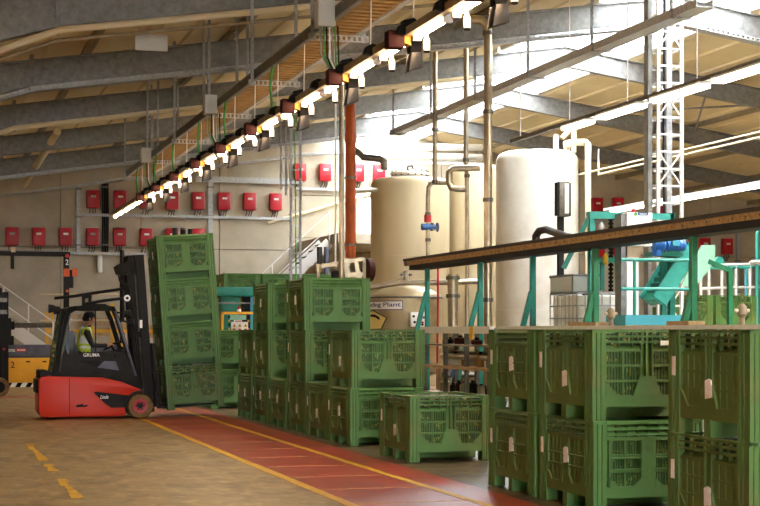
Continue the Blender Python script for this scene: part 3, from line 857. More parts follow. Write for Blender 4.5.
# vest: shell over the torso
vv = {}; VV = []; VF = []; FM = []
for p in bmh.polygons:
    c = p.center
    rr = math.hypot(c.x, c.y)
    if 0.16 < c.z < 0.585 and abs(c.y) < 0.215 and c.x < 0.19 and not (c.z < 0.40 and abs(c.y) > 0.18) and not (c.z > 0.545 and abs(c.y) < 0.075):
        ids = []
        for vi in p.vertices:
            if vi not in vv:
                v = bmh.vertices[vi]; vv[vi] = len(VV); VV.append(tuple(v.co + v.normal*0.014))
            ids.append(vv[vi])
        VF.append(ids)
        FM.append(1 if (0.22 < c.z < 0.27 or 0.095 < abs(c.y) < 0.135 and c.z > 0.3) else 0)
vm = bpy.data.meshes.new('vest'); vm.from_pydata(VV, [], VF)
vm.materials.append(M('hi_vis')); vm.materials.append(M('reflective'))
for i, p in enumerate(vm.polygons): p.material_index = FM[i]; p.use_smooth = True
vo = link('vest', vm, dr, 'yellow-green vest with silver reflective bands'); vo.location = (0,-0.06,0)
sl = vo.modifiers.new('thickness','SOLIDIFY'); sl.thickness = 0.008
hx, hy, hz = 0.09, -0.012, 0.735
cap = MB(); prof = [(0.105,0.02),(0.106,0.05),(0.098,0.085),(0.07,0.112),(0.03,0.122),(0.002,0.124)]
cap.lathe((hx, hy, hz), prof, 18)
cap.prism([(0.08,-0.075),(0.16,-0.065),(0.2,-0.03),(0.21,0),(0.2,0.03),(0.16,0.05),(0.08,0.06)], hz+0.022, hz+0.034, 'z')
co = link('cap', cap.mesh('cap','jacket_dark',smooth=True), dr); co.location = (0,-0.06,0)
hair = MB().lathe((hx-0.03, hy, hz), [(0.08,-0.04),(0.092,-0.01),(0.096,0.03)], 16)
ho = link('hair', hair.mesh('hair','hair_dark',smooth=True), dr); ho.location = (0,-0.06,0)
fc = MB()
for dy in (-0.05, 0.028): fc.lathe((hx+0.079, hy+dy*0.9, hz+0.002), [(0.002,-0.009),(0.009,-0.004),(0.009,0.004),(0.002,0.009)], 8)
eo = link('eye', fc.mesh('eye','ink_black',smooth=True), dr); eo.location = (0,-0.06,0)
er = MB()
for s in (-1,1): er.lathe((hx-0.005, hy+s*0.099, hz-0.012), [(0.004,-0.032),(0.014,-0.015),(0.016,0.012),(0.006,0.03)], 8)
eo = link('ear', er.mesh('ear','skin',smooth=True), dr); eo.location = (0,-0.06,0)
mo = link('mouth', MB().b(hx+0.074,hx+0.082,hy-0.035,hy+0.015,hz-0.066,hz-0.058).mesh('mouth','ink_red'), dr); mo.location = (0,-0.06,0)

# ================================================================ WALL FITTINGS
def inverter(u, v, label, group, w=0.44, h=0.62):
    p = PY(u, v, YG-0.14)
    r = thing('inverter', label, 'inverter', (p.x, YG, p.z-h/2), group)
    MB().b(p.x-w/2,p.x+w/2,YG-0.25,YG-0.03,p.z-h/2,p.z+h/2).obj('housing','inverter_red',r,bevel=0.035)
    MB().b(p.x-w/2+0.06,p.x+w/2-0.06,YG-0.03,YG,p.z-h/2+0.06,p.z+h/2-0.06).obj('wall_bracket','steel_dark',r)
    MB().b(p.x-0.08,p.x+0.09,YG-0.256,YG-0.248,p.z+0.06,p.z+0.13).obj('maker_plate','white_paint',r)
    for k in (-0.1,0.0,0.08): MB().tube([(p.x+k,YG-0.13,p.z-h/2+0.02),(p.x+k,YG-0.12,p.z-h/2-0.12),(p.x+k-0.06,YG-0.05,p.z-h/2-0.26)],0.014,6).obj('cable','rubber',r)
low = [12,38.5,65.5,92.5,119.5,146,172,198]
for i, u in enumerate(low): inverter(u,236.5+0.005*u,'%s red inverter from the left in the lower row on the back wall' % ORD[i],'lower row of inverters')
mid = [93,120,146,172,198,224,249.5,275.5]
for i, u in enumerate(mid): inverter(u,199.2+0.016*(u-93),'%s red inverter from the left in the middle row on the back wall' % ORD[i],'middle row of inverters')
for i, u in enumerate([300,325,358,379]): inverter(u,172.3+0.01*(u-300),'%s red inverter from the left in the top row near the orange pipe' % ORD[i],'top row of inverters')
for u, v, l in ((597,206,'red inverter above the left end of the teal gantry'),(617.5,206,'red inverter above the teal gantry beside the white cabinet'),
                (665,209,'red inverter seen through the white lattice mast'),(599,249,'red inverter low behind the teal gantry post'),(617.5,247,'red inverter low between gantry and white cabinet'),
                (684,243,'red inverter half hidden by the blue motor'),(704.5,246,'left of the two red inverters above the green bins at right'),(727,246.5,'right of the two red inverters above the green bins at right')):
    inverter(u,v,l,'inverters on the right of the back wall')
def hrail(u0, u1, v0, v1, name, label, mat='galv_light', t=0.09):
    a = PY(u0,v0,YG-0.1); b_ = PY(u1,v1,YG-0.1)
    r = thing(name, label, 'rail', (a.x, YG, a.z))
    MB().b(a.x,b_.x,YG-0.15,YG-0.06,a.z-t/2,a.z+t/2).obj('rail',mat,r)
    n = max(2, int((b_.x-a.x)/1.5))
    for i in range(n):
        x = a.x+0.1+(b_.x-a.x-0.2)*i/(n-1); MB().b(x-0.03,x+0.03,YG-0.1,YG,a.z-0.06,a.z+0.02).obj('bracket','galv',r)
hrail(-8,150,252,252,'cable_rail','pale cable rail under the lower row of inverters')
hrail(80,292,214.5,217,'cable_rail','pale cable rail under the middle row of inverters')
hrail(296,345,188.5,189,'cable_rail','pale cable rail under the top row of inverters')
hrail(196,302,179,180,'cable_rail','wide pale cable duct above the middle row of inverters', t=0.2)
hrail(585,640,221,221.5,'cable_rail','pale cable rail under the right-hand inverters')
for u, v0, v1, l, m, w in ((78.5,182,252,'pale vertical duct at the left end of the middle rail','galv_light',0.12),(210.5,180,252,'pale vertical duct between middle row inverters','galv_light',0.16),
                     (105,180,252,'black vertical cable bundle between inverters','rubber',0.2),(738,222,300,'pale vertical duct at far right of back wall','galv_light',0.12)):
    a = PY(u,v1,YG-0.1); b_ = PY(u,v0,YG-0.1)
    r = thing('cable_duct', l, 'duct', (a.x,YG,a.z))
    d = MB()
    if m == 'rubber':
        for k in range(4): d.tube([(a.x-0.09+k*0.06,YG-0.08-0.02*(k%2),a.z),(a.x-0.09+k*0.06+0.02,YG-0.08,(a.z+b_.z)/2),(a.x-0.09+k*0.06,YG-0.08-0.02*(k%2),b_.z)],0.03,6)
    else: d.b(a.x-w/2,a.x+w/2,YG-0.12,YG-0.002,a.z,b_.z)
    d.obj('duct',m,r)
    for t in (0.1,0.5,0.9): z = a.z+(b_.z-a.z)*t; MB().b(a.x-w/2-0.04,a.x+w/2+0.04,YG-0.13,YG-0.002,z-0.03,z+0.03).obj('clip','galv',r)
# conduit under the roof edge of the gable
for (L, lab, R_) in (([(-12,198),(136,177.5),(185,170),(280,158),(300,154.5),(345,153)],'grey round conduit rising along the top of the back wall',0.06),):
    pts = [PY(u,v,YG-0.25) for u, v in L]
    tag(MB().tube(pts,R_,8).obj('conduit','galv_light'),lab,'pipe')
p = PY(99.5,264,YG); q = thing('wall_lamp','small white oblong lamp on the back wall above the forklift cab','lamp',(p.x,YG,p.z-0.3))
MB().b(p.x-0.08,p.x+0.08,YG-0.14,YG-0.02,p.z-0.3,p.z+0.3).obj('housing','white_paint',q,bevel=0.02)
MB().b(p.x-0.05,p.x+0.05,YG-0.02,YG,p.z-0.2,p.z+0.2).obj('bracket','galv',q)
# upright flue pipes against the wall
def flue(u, v0, v1, vm, r_, lab, top='chrome', low_='black_metal', D=50.0, base=True):
    a = PD(u,v0,D); z0 = 0.0
    r = thing('flue_pipe', lab, 'pipe', (a.x,a.y,z0))
    zm = PD(u,vm,D).z
    MB().cyl((a.x,a.y,z0),(a.x,a.y,zm),r_,12).obj('lower_section',low_,r,smooth=True)
    MB().cyl((a.x,a.y,zm),(a.x,a.y,a.z),r_*0.95,12).obj('upper_section',top,r,smooth=True)
flue(122.3,250,330,265,0.08,'slim flue with bright top beside the mast head')
flue(175,228,330,240,0.09,'bright flue sticking up left behind the raised bins')
flue(183,228,330,230,0.09,'dark flue sticking up behind the raised bins','steel_dark')
flue(190,229,330,231,0.08,'black flue sticking up right behind the raised bins','black_metal')
flue(319.5,247,330,275,0.09,'bright flue under the white stairs')
flue(326.5,247,330,249,0.09,'dark grey flue under the white stairs','slate','slate')

# ---------------------------------------------------------------- stairs
def stairs(A, B, D, lab, width=1.0, steps=13, rail_h=1.0):
    """A lower end, B upper end in pixels at distance D"""
    a = PD(A[0],A[1],D); b_ = PD(B[0],B[1],D); b_.y = a.y
    r = thing('staircase', lab, 'stairs', (a.x, a.y, 0))
    for s in (0,1):
        MB().bar((a.x,a.y+s*width,a.z),(b_.x,a.y+s*width,b_.z),0.05,0.34).obj('stringer','stair_white',r)
    for i in range(steps):
        t = (i+0.5)/steps; x = a.x+(b_.x-a.x)*t; z = a.z+(b_.z-a.z)*t
        MB().b(x-0.14,x+0.14,a.y,a.y+width,z+0.02,z+0.06).obj('tread','steel_dark',r)
    for hgt in (0.5, 1.0):
        MB().tube([(a.x,a.y,a.z+hgt*rail_h),(b_.x,a.y,b_.z+hgt*rail_h)],0.022,6).obj('handrail','stair_white',r)
    for i in range(4):
        t = i/3; x = a.x+(b_.x-a.x)*t; z = a.z+(b_.z-a.z)*t
        MB().cyl((x,a.y,z),(x,a.y,z+rail_h),0.025,6).obj('baluster','stair_white',r)
    lo = min(a.z,b_.z); xlo = a.x if a.z < b_.z else b_.x
    for s in (0,1): MB().b(xlo-0.05,xlo+0.05,a.y+s*width-0.03,a.y+s*width+0.03,0,lo+0.1).obj('support','stair_white',r)
    return r
stairs((243,322),(336,241),50.0,'white metal stairs climbing to the right behind the stacked bins')
stairs((53,356),(-22,304),45.0,'pale metal stairs descending right above the yellow machine', steps=9)
a = PD(338,233,50.0); b_ = PD(376,243,50.0)
r = thing('landing','concrete landing at the top of the white stairs','landing',(a.x,a.y,0))
MB().b(a.x,b_.x+3.0,a.y,YG-0.01,b_.z,a.z).obj('slab','concrete_wall',r)
for x in (a.x+0.3,b_.x+2.5): MB().b(x-0.12,x+0.12,a.y+0.1,a.y+0.34,0,b_.z).obj('pillar','concrete_wall',r)
tag(MB().tube([PY(268,223,YG-0.05),PY(300,214,YG-0.05),PY(345,201,YG-0.05),PY(372,193,YG-0.05)],0.06,8).obj('handrail_pipe','cream_pipe'),'tan pipe slanting up over the white stairs','pipe')

# ================================================================ LEFT MACHINES
# yellow machine
D = 41.0
a = PD(-6,388,D); b_ = PD(121,340,D)
z_ = lambda v: EYE+(330-v)/F*D
r = thing('yellow_machine','low yellow machine with dark grey top and number 2 behind the forklift','machine',(a.x,a.y,0))
Yf = a.y; 
def mx(u): return PY(u,0,Yf).x
MB().b(mx(-6),mx(121),Yf,Yf+1.2,0.12,z_(358)).obj('body','machine_yellow',r,bevel=0.02)
MB().b(mx(-6),mx(121),Yf+0.02,Yf+1.2,z_(358),z_(345)).obj('top','slate',r,bevel=0.03)
st = MB().b(mx(-6),mx(121),Yf+0.03,Yf+1.1,0.0,0.125); st.obj('plinth','white_paint',r)
i = 0; x = mx(-6)
while x < mx(120):
    MB().prism([(x,0.0),(x+0.13,0.0),(x+0.2,0.118),(x+0.07,0.118)],Yf+0.022,Yf+0.04).obj('hazard_stripe','ink_black',r); x += 0.27
text_front('2',mx(10.7),mx(14.6),z_(368),z_(361.6),Yf-0.002,'ink_black',r)
text_front('Tots',mx(4.6),mx(15.2),z_(351.8),z_(348),Yf+0.016,'white_paint',r,bold=0.02)
rp = MB().b(mx(16.5),mx(26),Yf+0.005,Yf+0.03,z_(351.8),z_(348.2)).obj('red_plate','ink_red',r)
t_ = MB()
for k in range(7): t_.b(mx(17.3+k*1.2),mx(18.0+k*1.2),Yf,Yf+0.01,z_(351),z_(349.2))
t_.obj('plate_lettering','white_paint',rp)['kind'] = 'stuff'
for u in (28,44.5): MB().b(mx(u-2),mx(u+2),Yf-0.01,Yf+0.02,z_(362.6),z_(361.2)).obj('slot','ink_black',r)
MB().b(mx(10.5),mx(14.5),Yf+0.3,Yf+0.5,z_(346),z_(336)).obj('lever','ink_black',r)
# yellow guard rack behind the cab
D2 = 47.6; Yr = PD(80,0,D2).y
def rx(u): return PY(u,0,Yr).x
def rz(v): return EYE+(330-v)/F*D2
r = thing('storage_rack','yellow upright rack with tan boards seen through the cab window','rack',(rx(46),Yr,0))
for u in (47,52.5,92,112,133,158): MB().b(rx(u)-0.05,rx(u)+0.05,Yr-0.05,Yr+0.05,0,rz(312 if u<100 else 303)).obj('post','machine_yellow',r)
for v in (331,345): MB().b(rx(46),rx(160),Yr-0.04,Yr+0.04,rz(v)-0.05,rz(v)+0.05).obj('beam','machine_yellow',r)
for i_, (u0,u1,v0,v1) in enumerate(((72,90,314,319),(72,90,320.5,329),(95,110,318,326),(95,110,327.5,336),(115,131,322,333),(136,156,325,338))):
    MB().b(rx(u0),rx(u1),Yr+0.04,Yr+0.1,rz(v1),rz(v0)).obj('board','pallet_wood',r)
for i_, v in enumerate((294.5,320.5)):
    tag(MB().tube([PD(40,v,44),PD(118,v-0.3,44)],0.025,6).obj('wall_pole','cream_pipe'),'%s thin pale horizontal pole behind the forklift' % ('upper','lower')[i_],'pole')
# black gate with orange reflectors
D = 34.0; Yq = PD(66,0,D).y
def gx(u): return PY(u,0,Yq).x
def gz(v): return EYE+(330-v)/F*D
r = thing('height_gate','black height gate with orange reflectors behind the forklift','gate',(gx(66),Yq,0))
MB().b(gx(63.6),gx(69),Yq-0.06,Yq+0.06,0,gz(255)).obj('post','black_metal',r)
MB().b(gx(-70),gx(-64),Yq-0.06,Yq+0.06,0,gz(255)).obj('post','black_metal',r)
MB().b(gx(-70),gx(70),Yq-0.06,Yq+0.06,gz(256.5),gz(252)).obj('beam','black_metal',r)
MB().b(gx(-70),gx(68),Yq-0.07,Yq+0.03,gz(252),gz(250.8)).obj('beam_cap','galv',r)
MB().b(gx(10.5),gx(14),Yq-0.08,Yq+0.02,gz(269.5),gz(256.5)).obj('hanger','black_metal',r)
MB().b(gx(10.8),gx(15.2),Yq-0.1,Yq+0.02,gz(253),gz(248)).obj('clamp','cream_pipe',r)
for (u0,u1) in ((63.3,69.2),(72,76.8)): MB().b(gx(u0),gx(u1),Yq-0.1,Yq-0.05,gz(276.5),gz(268.8)).obj('reflector','orange_plastic',r)
MB().b(gx(66),gx(73),Yq-0.065,Yq-0.03,gz(288),gz(270)).obj('backing_plate','black_metal',r)
MB().cyl((gx(67),Yq-0.1,gz(256)),(gx(67),Yq-0.05,gz(256)),0.045,12).obj('beacon','ink_red',r)
MB().cyl((gx(67),Yq-0.1,gz(291)),(gx(67),Yq-0.05,gz(291)),0.035,12).obj('beacon','orange_plastic',r)
text_front('2',gx(65.3),gx(68.4),gz(265),gz(259.5),Yq-0.062,'white_paint',r,bold=0.02)
# black stacker truck cut by the left edge
D = 35.2; Ys = PD(5,0,D).y
def sx_(u): return PY(u,0,Ys).x
def sz_(v): return max(0.0, EYE+(330-v)/F*D)
r = thing('stacker_truck','black stacker truck with long boom cut by the left edge of the picture','truck',(sx_(-10),Ys,0))
for yy in (0.0,0.5):
    MB().b(sx_(3),sx_(8.5),Ys+yy,Ys+yy+0.08,0.25,sz_(292)).obj('mast_rail','black_metal',r)
    MB().b(sx_(-3),sx_(2),Ys+yy,Ys+yy+0.08,0.25,sz_(288)).obj('mast_rail','black_metal',r)
MB().b(sx_(-60),sx_(-2),Ys-0.25,Ys+0.85,0.2,1.2).obj('body','black_plastic',r,bevel=0.04)
MB().b(sx_(-40),sx_(0),Ys-0.2,Ys+0.8,1.9,2.0).obj('roof','black_plastic',r,bevel=0.03)
for u in (-38,-4): MB().b(sx_(u)-0.04,sx_(u)+0.04,Ys-0.18,Ys-0.1,1.2,1.9).obj('cab_post','black_plastic',r)
MB().b(sx_(-3),sx_(11),Ys-0.1,Ys+0.6,sz_(345),sz_(318)).obj('carriage','black_metal',r)
MB().cyl((sx_(8),Ys+0.25,sz_(325.5)),(sx_(53),Ys+0.25,sz_(325)),0.06,10).obj('boom','steel_dark',r)
MB().cyl((sx_(9),Ys+0.25,sz_(325.5)),(sx_(15),Ys+0.25,sz_(325.4)),0.1,10).obj('boom_socket','black_metal',r)
wheel((sx_(-1),Ys-0.05,0.225),0.22,0.2,'tan_tyre',r,-1,'black_metal'); wheel((sx_(-50),Ys-0.1,0.25),0.245,0.2,'tan_tyre',r,-1,'black_metal')
MB().cyl((sx_(4),Ys-0.03,sz_(349)),(sx_(4),Ys,sz_(349)),0.03,12).obj('tail_lamp','ink_red',r)
for v in (298,310): MB().b(sx_(-2),sx_(7),Ys-0.06,Ys+0.02,sz_(v+4),sz_(v)).obj('lamp','steel_dark',r)

# green press with yellow guard between the bins
D = 40.0; Yp = PD(230,0,D).y
def qx(u): return PY(u,0,Yp).x
def qz(v): return EYE+(330-v)/F*D
r = thing('baling_press','green press behind the raised bins, its yellow guard bearing warning signs','machine',(qx(232),Yp,0))
MB().b(qx(212),qx(254),Yp+0.0,Yp+0.5,qz(296.5),qz(287)).obj('head','teal',r,bevel=0.02)
MB().b(qx(222),qx(240),Yp+0.1,Yp+0.45,qz(330),qz(296)).obj('ram','teal',r)
for u in (214,248): MB().b(qx(u)-0.09,qx(u)+0.09,Yp+0.1,Yp+0.4,0,qz(296)).obj('column','black_metal',r)
MB().b(qx(212),qx(252),Yp+0.02,Yp+0.05,qz(303.6),qz(302.4)).obj('tie_bar','galv',r)
MB().b(qx(251),qx(254),Yp+0.1,Yp+0.3,0,qz(296)).obj('column','aqua',r)
for u0,u1 in ((217,219.5),(250,253)): MB().b(qx(u0),qx(u1),Yp-0.6,Yp-0.5,0,qz(312)).obj('guard_post','machine_yellow',r)
MB().b(qx(217),qx(253),Yp-0.6,Yp-0.52,qz(314.5),qz(312)).obj('guard_rail','machine_yellow',r)
MB().b(qx(217),qx(253),Yp-0.6,Yp-0.52,qz(333),qz(331)).obj('guard_rail','machine_yellow',r)
for u in (224,243): 
    for k in range(4): MB().b(qx(u),qx(u+1.6),Yp-0.62,Yp-0.58,qz(316+k*4+2),qz(316+k*4)).obj('hazard_stripe','machine_yellow' if k%2 else 'ink_black',r)
MB().b(qx(226),qx(242),Yp-0.55,Yp-0.5,qz(320),qz(315)).obj('tray','pale_green',r)
sg = MB().b(qx(226.5),qx(243),Yp-0.66,Yp-0.63,qz(331),qz(322)).obj('warning_sign','white_paint',r)
MB().b(qx(229),qx(237),Yp-0.665,Yp-0.655,qz(322.5),qz(320.2)).obj('sign_header','label_paper',sg)
MB().b(qx(230),qx(236),Yp-0.67,Yp-0.66,qz(321.8),qz(320.9)).obj('sign_header_text','ink_red',sg)
for u in (229.2,234.8,240.4):
    MB().prism([(qx(u-1.7),qz(327)),(qx(u+1.7),qz(327)),(qx(u),qz(323.6))],Yp-0.672,Yp-0.66).obj('warning_triangle','tag_yellow',sg)
    MB().b(qx(u-0.3),qx(u+0.3),Yp-0.676,Yp-0.668,qz(326.5),qz(324.8)).obj('triangle_mark','ink_black',sg)
    MB().b(qx(u-1.2),qx(u+1.2),Yp-0.672,Yp-0.66,qz(330),qz(328.6)).obj('sign_text','ink_red',sg)
bc = MB().lathe((qx(234.7),Yp-0.56,qz(312)),[(0.06,0),(0.05,0.06)],12).obj('beacon','white_paint',r)
MB().lathe((qx(234.7),Yp-0.56,qz(312)+0.06),[(0.04,0),(0.035,0.06),(0.01,0.08)],12).obj('beacon_cap','ink_red',bc)

# ================================================================ TANKS AND PIPES
def tank(u, vtop, D, R, lab, mat, shoulder=0.18, manway=True, name='storage_tank'):
    c = PD(u, vtop, D); H = c.z
    r = thing(name, lab, 'tank', (c.x, c.y, 0))
    prof = [(R*0.98,0.0),(R,0.05),(R,H-shoulder)]
    for k in range(1,7):
        t = math.pi/2*k/6
        prof.append((R-shoulder*(1-math.cos(t)), H-shoulder+shoulder*math.sin(t)))
    prof.append((0.02,H+0.06))
    MB().lathe((c.x,c.y,0),prof,48).obj('shell',mat,r,smooth=True)
    for t in (0.33,0.62):
        MB().lathe((c.x,c.y,H*t),[(R+0.001,-0.012),(R+0.006,0),(R+0.001,0.012)],48).obj('weld_seam',mat,r)
    if manway:
        m = MB().lathe((c.x,c.y,H-0.02),[(0.42*R,0),(0.42*R,0.14),(0.5*R,0.14),(0.5*R,0.2),(0.3*R,0.24),(0.02,0.26)],28).obj('manway','white_metal',r,smooth=True)
        b = MB()
        for k in range(16):
            a = 2*math.pi*k/16; b.cyl((c.x+0.46*R*math.cos(a),c.y+0.46*R*math.sin(a),H+0.08),(c.x+0.46*R*math.cos(a),c.y+0.46*R*math.sin(a),H+0.24),0.02,6)
        b.obj('bolt','steel_dark',m)['kind'] = 'stuff'
        MB().tube([(c.x-0.08,c.y,H+0.24),(c.x-0.06,c.y,H+0.36),(c.x+0.06,c.y,H+0.38),(c.x+0.1,c.y,H+0.28)],0.02,6).obj('lifting_eye','ink_black',m)
    return r, c
tank(410,179.5,43.0,1.095,'large beige tank with bolted manway behind the recycling vessel','tank_tan')
tank(474,166,45.5,0.8,'tan tank between the beige and the white tank','tank_tan',manway=False)
tw, cw = tank(537,152.5,40.0,1.06,'large white tank right of the tall steel pipe','tank_white',shoulder=0.25,manway=False)
# white pipes on top of the white tank
H = cw.z
q = MB().tube([PD(556,152,40.0),PD(556,138,40.0),PD(557,135,40.0)],0.07,10)
q.tube([PD(567,152,40.0),PD(567,144,40.0),PD(572,142.5,39.6),PD(586,142.5,39.2),PD(588,144,39.2),PD(588,212,39.2),PD(588,330,39.2)],0.075,10)
q.tube([PD(574,152,40.3),PD(574,131,40.3),PD(570,130,40.3),PD(562,138,40.3)],0.06,10)
tag(q.obj('white_pipe','cream_pipe',smooth=True),'cream pipe bending over the edge of the white tank and running down','pipe')
# steel recycling vessel with sign
D = 37.0; c = PD(406,330,D); R = 36/F*D
VX, VY = c.x, c.y
zs = EYE+(330-298)/F*D; zt = EYE+(330-285)/F*D
r = thing('recycling_vessel','domed steel vessel with Plant sign and control box in front of the beige tank','tank',(VX,VY,0))
MB().lathe((VX,VY,0),[(R*0.4,0.35),(R*0.9,0.5),(R,0.62),(R,zs)],48).obj('shell','tank_steel',r,smooth=True)
MB().lathe((VX,VY,0),[(R,zs),(R*0.985,zs+0.05),(R*0.93,zs+0.1),(R*0.6,zs+0.24),(R*0.3,zt-0.02),(0.02,zt)],48).obj('dome','tank_steel',r,smooth=True)
MB().lathe((VX,VY,zs),[(R,-0.02),(R+0.025,-0.01),(R+0.025,0.02),(R,0.03)],48).obj('rim_band','steel_dark',r,smooth=True)
for k in range(3):
    a = 2*math.pi*k/3+0.5; MB().cyl((VX+R*0.8*math.cos(a),VY+R*0.8*math.sin(a),0),(VX+R*0.8*math.cos(a),VY+R*0.8*math.sin(a),0.6),0.06,10).obj('leg','steel',r)
# direction from the vessel to the camera, so that pixel columns map to angles on the shell
dc = Vector((-VX,-VY)).normalized(); base = math.atan2(dc.y, dc.x)
def vang(u): return base + math.asin(max(-0.999,min(0.999,(u-406)/36.0)))
def vpt(u, v, out=0.0):
    a = vang(u); return Vector((VX+(R+out)*math.cos(a), VY+(R+out)*math.sin(a), EYE+(330-v)/F*(D-R*0.9)))
def curved(us, v0, v1, t, mat, name, parent):
    m = MB(); P = [(vpt(u,v1,0.0),vpt(u,v1,t),vpt(u,v0,t),vpt(u,v0,0.0)) for u in us]; vs = [p for q_ in P for p in q_]; n_ = len(us)
    fs = [(i*4+k,(i+1)*4+k,(i+1)*4+(k+1)%4,i*4+(k+1)%4) for i in range(n_-1) for k in range(4)] + [(0,1,2,3),tuple((n_-1)*4+k for k in (3,2,1,0))]
    return m.add(vs,fs).obj(name,mat,parent)
us = [406+36*math.sin(math.radians(-88+ (82)*i/14.0)) for i in range(15)]
us[-1] = 403
b1 = curved(us,300.6,310.0,0.012,'ink_navy','sign_border',r)
us2 = us[:-1]+[402.3]
sgn = curved(us2,301.4,309.2,0.018,'white_metal','name_sign',r)
vs, fs = text_geo('Recycling Plant', bold=0.012)
a1 = vang(401); a0 = a1 - math.radians(100)
a0 = a1 - (vang(401)-vang(373.5))/0.63
m = MB(); z0 = EYE+(330-308.0)/F*(D-R*0.9); z1 = EYE+(330-302.3)/F*(D-R*0.9)
m.add([(VX+(R+0.02+c_)*math.cos(a0+(a1-a0)*x), VY+(R+0.02+c_)*math.sin(a0+(a1-a0)*x), z0+(z1-z0)*y) for x,y,c_ in vs], fs).obj('lettering','ink_navy',sgn)
# diamond sign
def plate_on_shell(top, bot, u0, u1, o0, o1, mat, name, parent, n_=10):
    def at(L, u):
        for k in range(len(L)-1):
            if L[k][0] <= u <= L[k+1][0]: return L[k][1]+(L[k+1][1]-L[k][1])*(u-L[k][0])/(L[k+1][0]-L[k][0])
        return L[-1][1]
    P = []
    for k in range(n_+1):
        u = u0+(u1-u0)*k/n_; t, b = at(top,u), at(bot,u)+0.05
        P += [vpt(u,b,o0),vpt(u,b,o1),vpt(u,t,o1),vpt(u,t,o0)]
    fs = [(q*4+k,(q+1)*4+k,(q+1)*4+(k+1)%4,q*4+(k+1)%4) for q in range(n_) for k in range(4)]+[(0,1,2,3),tuple(n_*4+k for k in (3,2,1,0))]
    return MB().add(P,fs).obj(name,mat,parent)
plate_on_shell([(362,316),(373.5,309.8),(387.4,317.8)],[(362,330),(382,329.2),(387.4,317.8)],370.15,387.4,0.002,0.012,'ink_black','sign_border',r)
ds = plate_on_shell([(362,317),(373.5,310.8),(386.6,318.1)],[(362,329.4),(381.6,328.5),(386.6,318.1)],370.15,386.6,0.003,0.018,'sign_yellow','hazard_sign',r)
plate_on_shell([(370,314.2),(376,314.4),(380.5,317),(381,319.5)],[(370,316.4),(376,317),(379,319),(381,320)],371,381,0.018,0.023,'ink_black','sign_mark',ds)
# control box
a = vpt(416.5,319.5,0.09); bw = 16.5/F*(D-R); bh = 14.5/F*(D-R)
cb_ = MB().b(a.x-bw/2,a.x+bw/2,a.y-0.08,a.y+0.1,a.z-bh/2,a.z+bh/2).obj('control_box','white_paint',r,bevel=0.01)
for (du,dv,m_) in ((-4.5,2.6,'ink_black'),(-5.5,-3,'ink_black'),(3.5,3,'ink_red'),(3.4,5,'ink_black'),(0.5,-4.5,'ink_black'),(5,-2,'slate')):
    MB().cyl((a.x+du/F*D,a.y-0.1,a.z-dv/F*D),(a.x+du/F*D,a.y-0.075,a.z-dv/F*D),0.03,10).obj('knob',m_,cb_)
# pipe on the dome
dp = MB().tube([(VX,VY,zt-0.02),(VX,VY,zt+0.32),(VX-0.02,VY,zt+0.36)],0.06,10)
dp.tube([PD(366,288,37),PD(375,287,37),PD(398,280,37),(VX,VY,zt+0.28)],0.045,10)
dp.obj('inlet_pipe','steel',r,smooth=True)
MB().cyl((VX-0.14,VY,zt+0.25),(VX+0.14,VY,zt+0.25),0.03,8).obj('valve_handle','steel_dark',r)

def pipe(L, D, rad, mat, lab, name='steel_pipe', collars=(), foot=False):
    pts = [PD(p[0],p[1],p[2] if len(p) > 2 else D) for p in L]
    r = thing(name, lab, 'pipe', tuple(pts[-1]))
    MB().tube(pts,rad,12).obj('tube',mat,r,smooth=True)
    for (u,v) in collars:
        c = PD(u,v,D); MB().cyl((c.x,c.y,c.z-0.04),(c.x,c.y,c.z+0.04),rad*1.3,12).obj('collar','steel_dark',r,smooth=True)
    return r
def Dz(u, v, z):            # distance at which height z appears at pixel v
    return (z-EYE)*F/(330.0-v)
# tall elbow pipe
pipe([(376,66,36.5),(415,50,34.5),(440,36,33.2),(462,23,31.5),(472,19.5,31.0),(482,20.5,31.0),(487,26,31.0),(488,34,31.0),(488,200,31.0),(488,396,31.0)],31.0,0.085,'steel',
     'tall thick steel pipe with elbow at the top beside the white tank',collars=[(488,33),(488,112),(488,200),(488,300)])
zr = zd(PD(435,0,36).x)-0.08
pipe([(435,330-(zr-EYE)/36*F),(435,120),(435,182)],36.0,0.058,'steel','thin steel pipe dropping from the roof left of the thick one',collars=[(435,182),(435,130)])
zr = zd(PD(466,0,36).x)-0.08
pipe([(466,330-(zr-EYE)/36*F),(466,120),(466,165)],36.0,0.058,'steel','thin steel pipe dropping from the roof next to the thick one',collars=[(466,160)])
pipe([(440,182),(432,183),(428.5,187),(428,195),(428,388)],38.0,0.055,'steel','steel drop pipe with blue valve in front of the beige tank',collars=[(428,214),(428,240)])
c = PD(428,227,38.0); c.y += 0.1
v_ = thing('valve','blue hand valve on the steel drop pipe','valve',tuple(c))
MB().cyl((c.x-0.16,c.y-0.1,c.z),(c.x+0.16,c.y-0.1,c.z),0.085,12).obj('valve_body','blue_paint',v_,smooth=True)
MB().cyl((c.x+0.1,c.y-0.14,c.z-0.1),(c.x+0.1,c.y-0.14,c.z+0.1),0.04,10).obj('stem','steel_dark',v_)
hw = MB(); hw.tube([(c.x+0.24,c.y-0.1+0.1*math.cos(t*math.pi/6),c.z+0.1*math.sin(t*math.pi/6)) for t in range(13)],0.018,6); hw.cyl((c.x+0.14,c.y-0.1,c.z),(c.x+0.25,c.y-0.1,c.z),0.02,6)
hw.bar((c.x+0.24,c.y-0.1,c.z-0.1),(c.x+0.24,c.y-0.1,c.z+0.1),0.02,0.02); hw.obj('handwheel','slate',v_)
MB().cyl((c.x,c.y-0.08,c.z+0.12),(c.x,c.y-0.08,c.z+0.3),0.09,12).obj('flange','ink_red',v_)
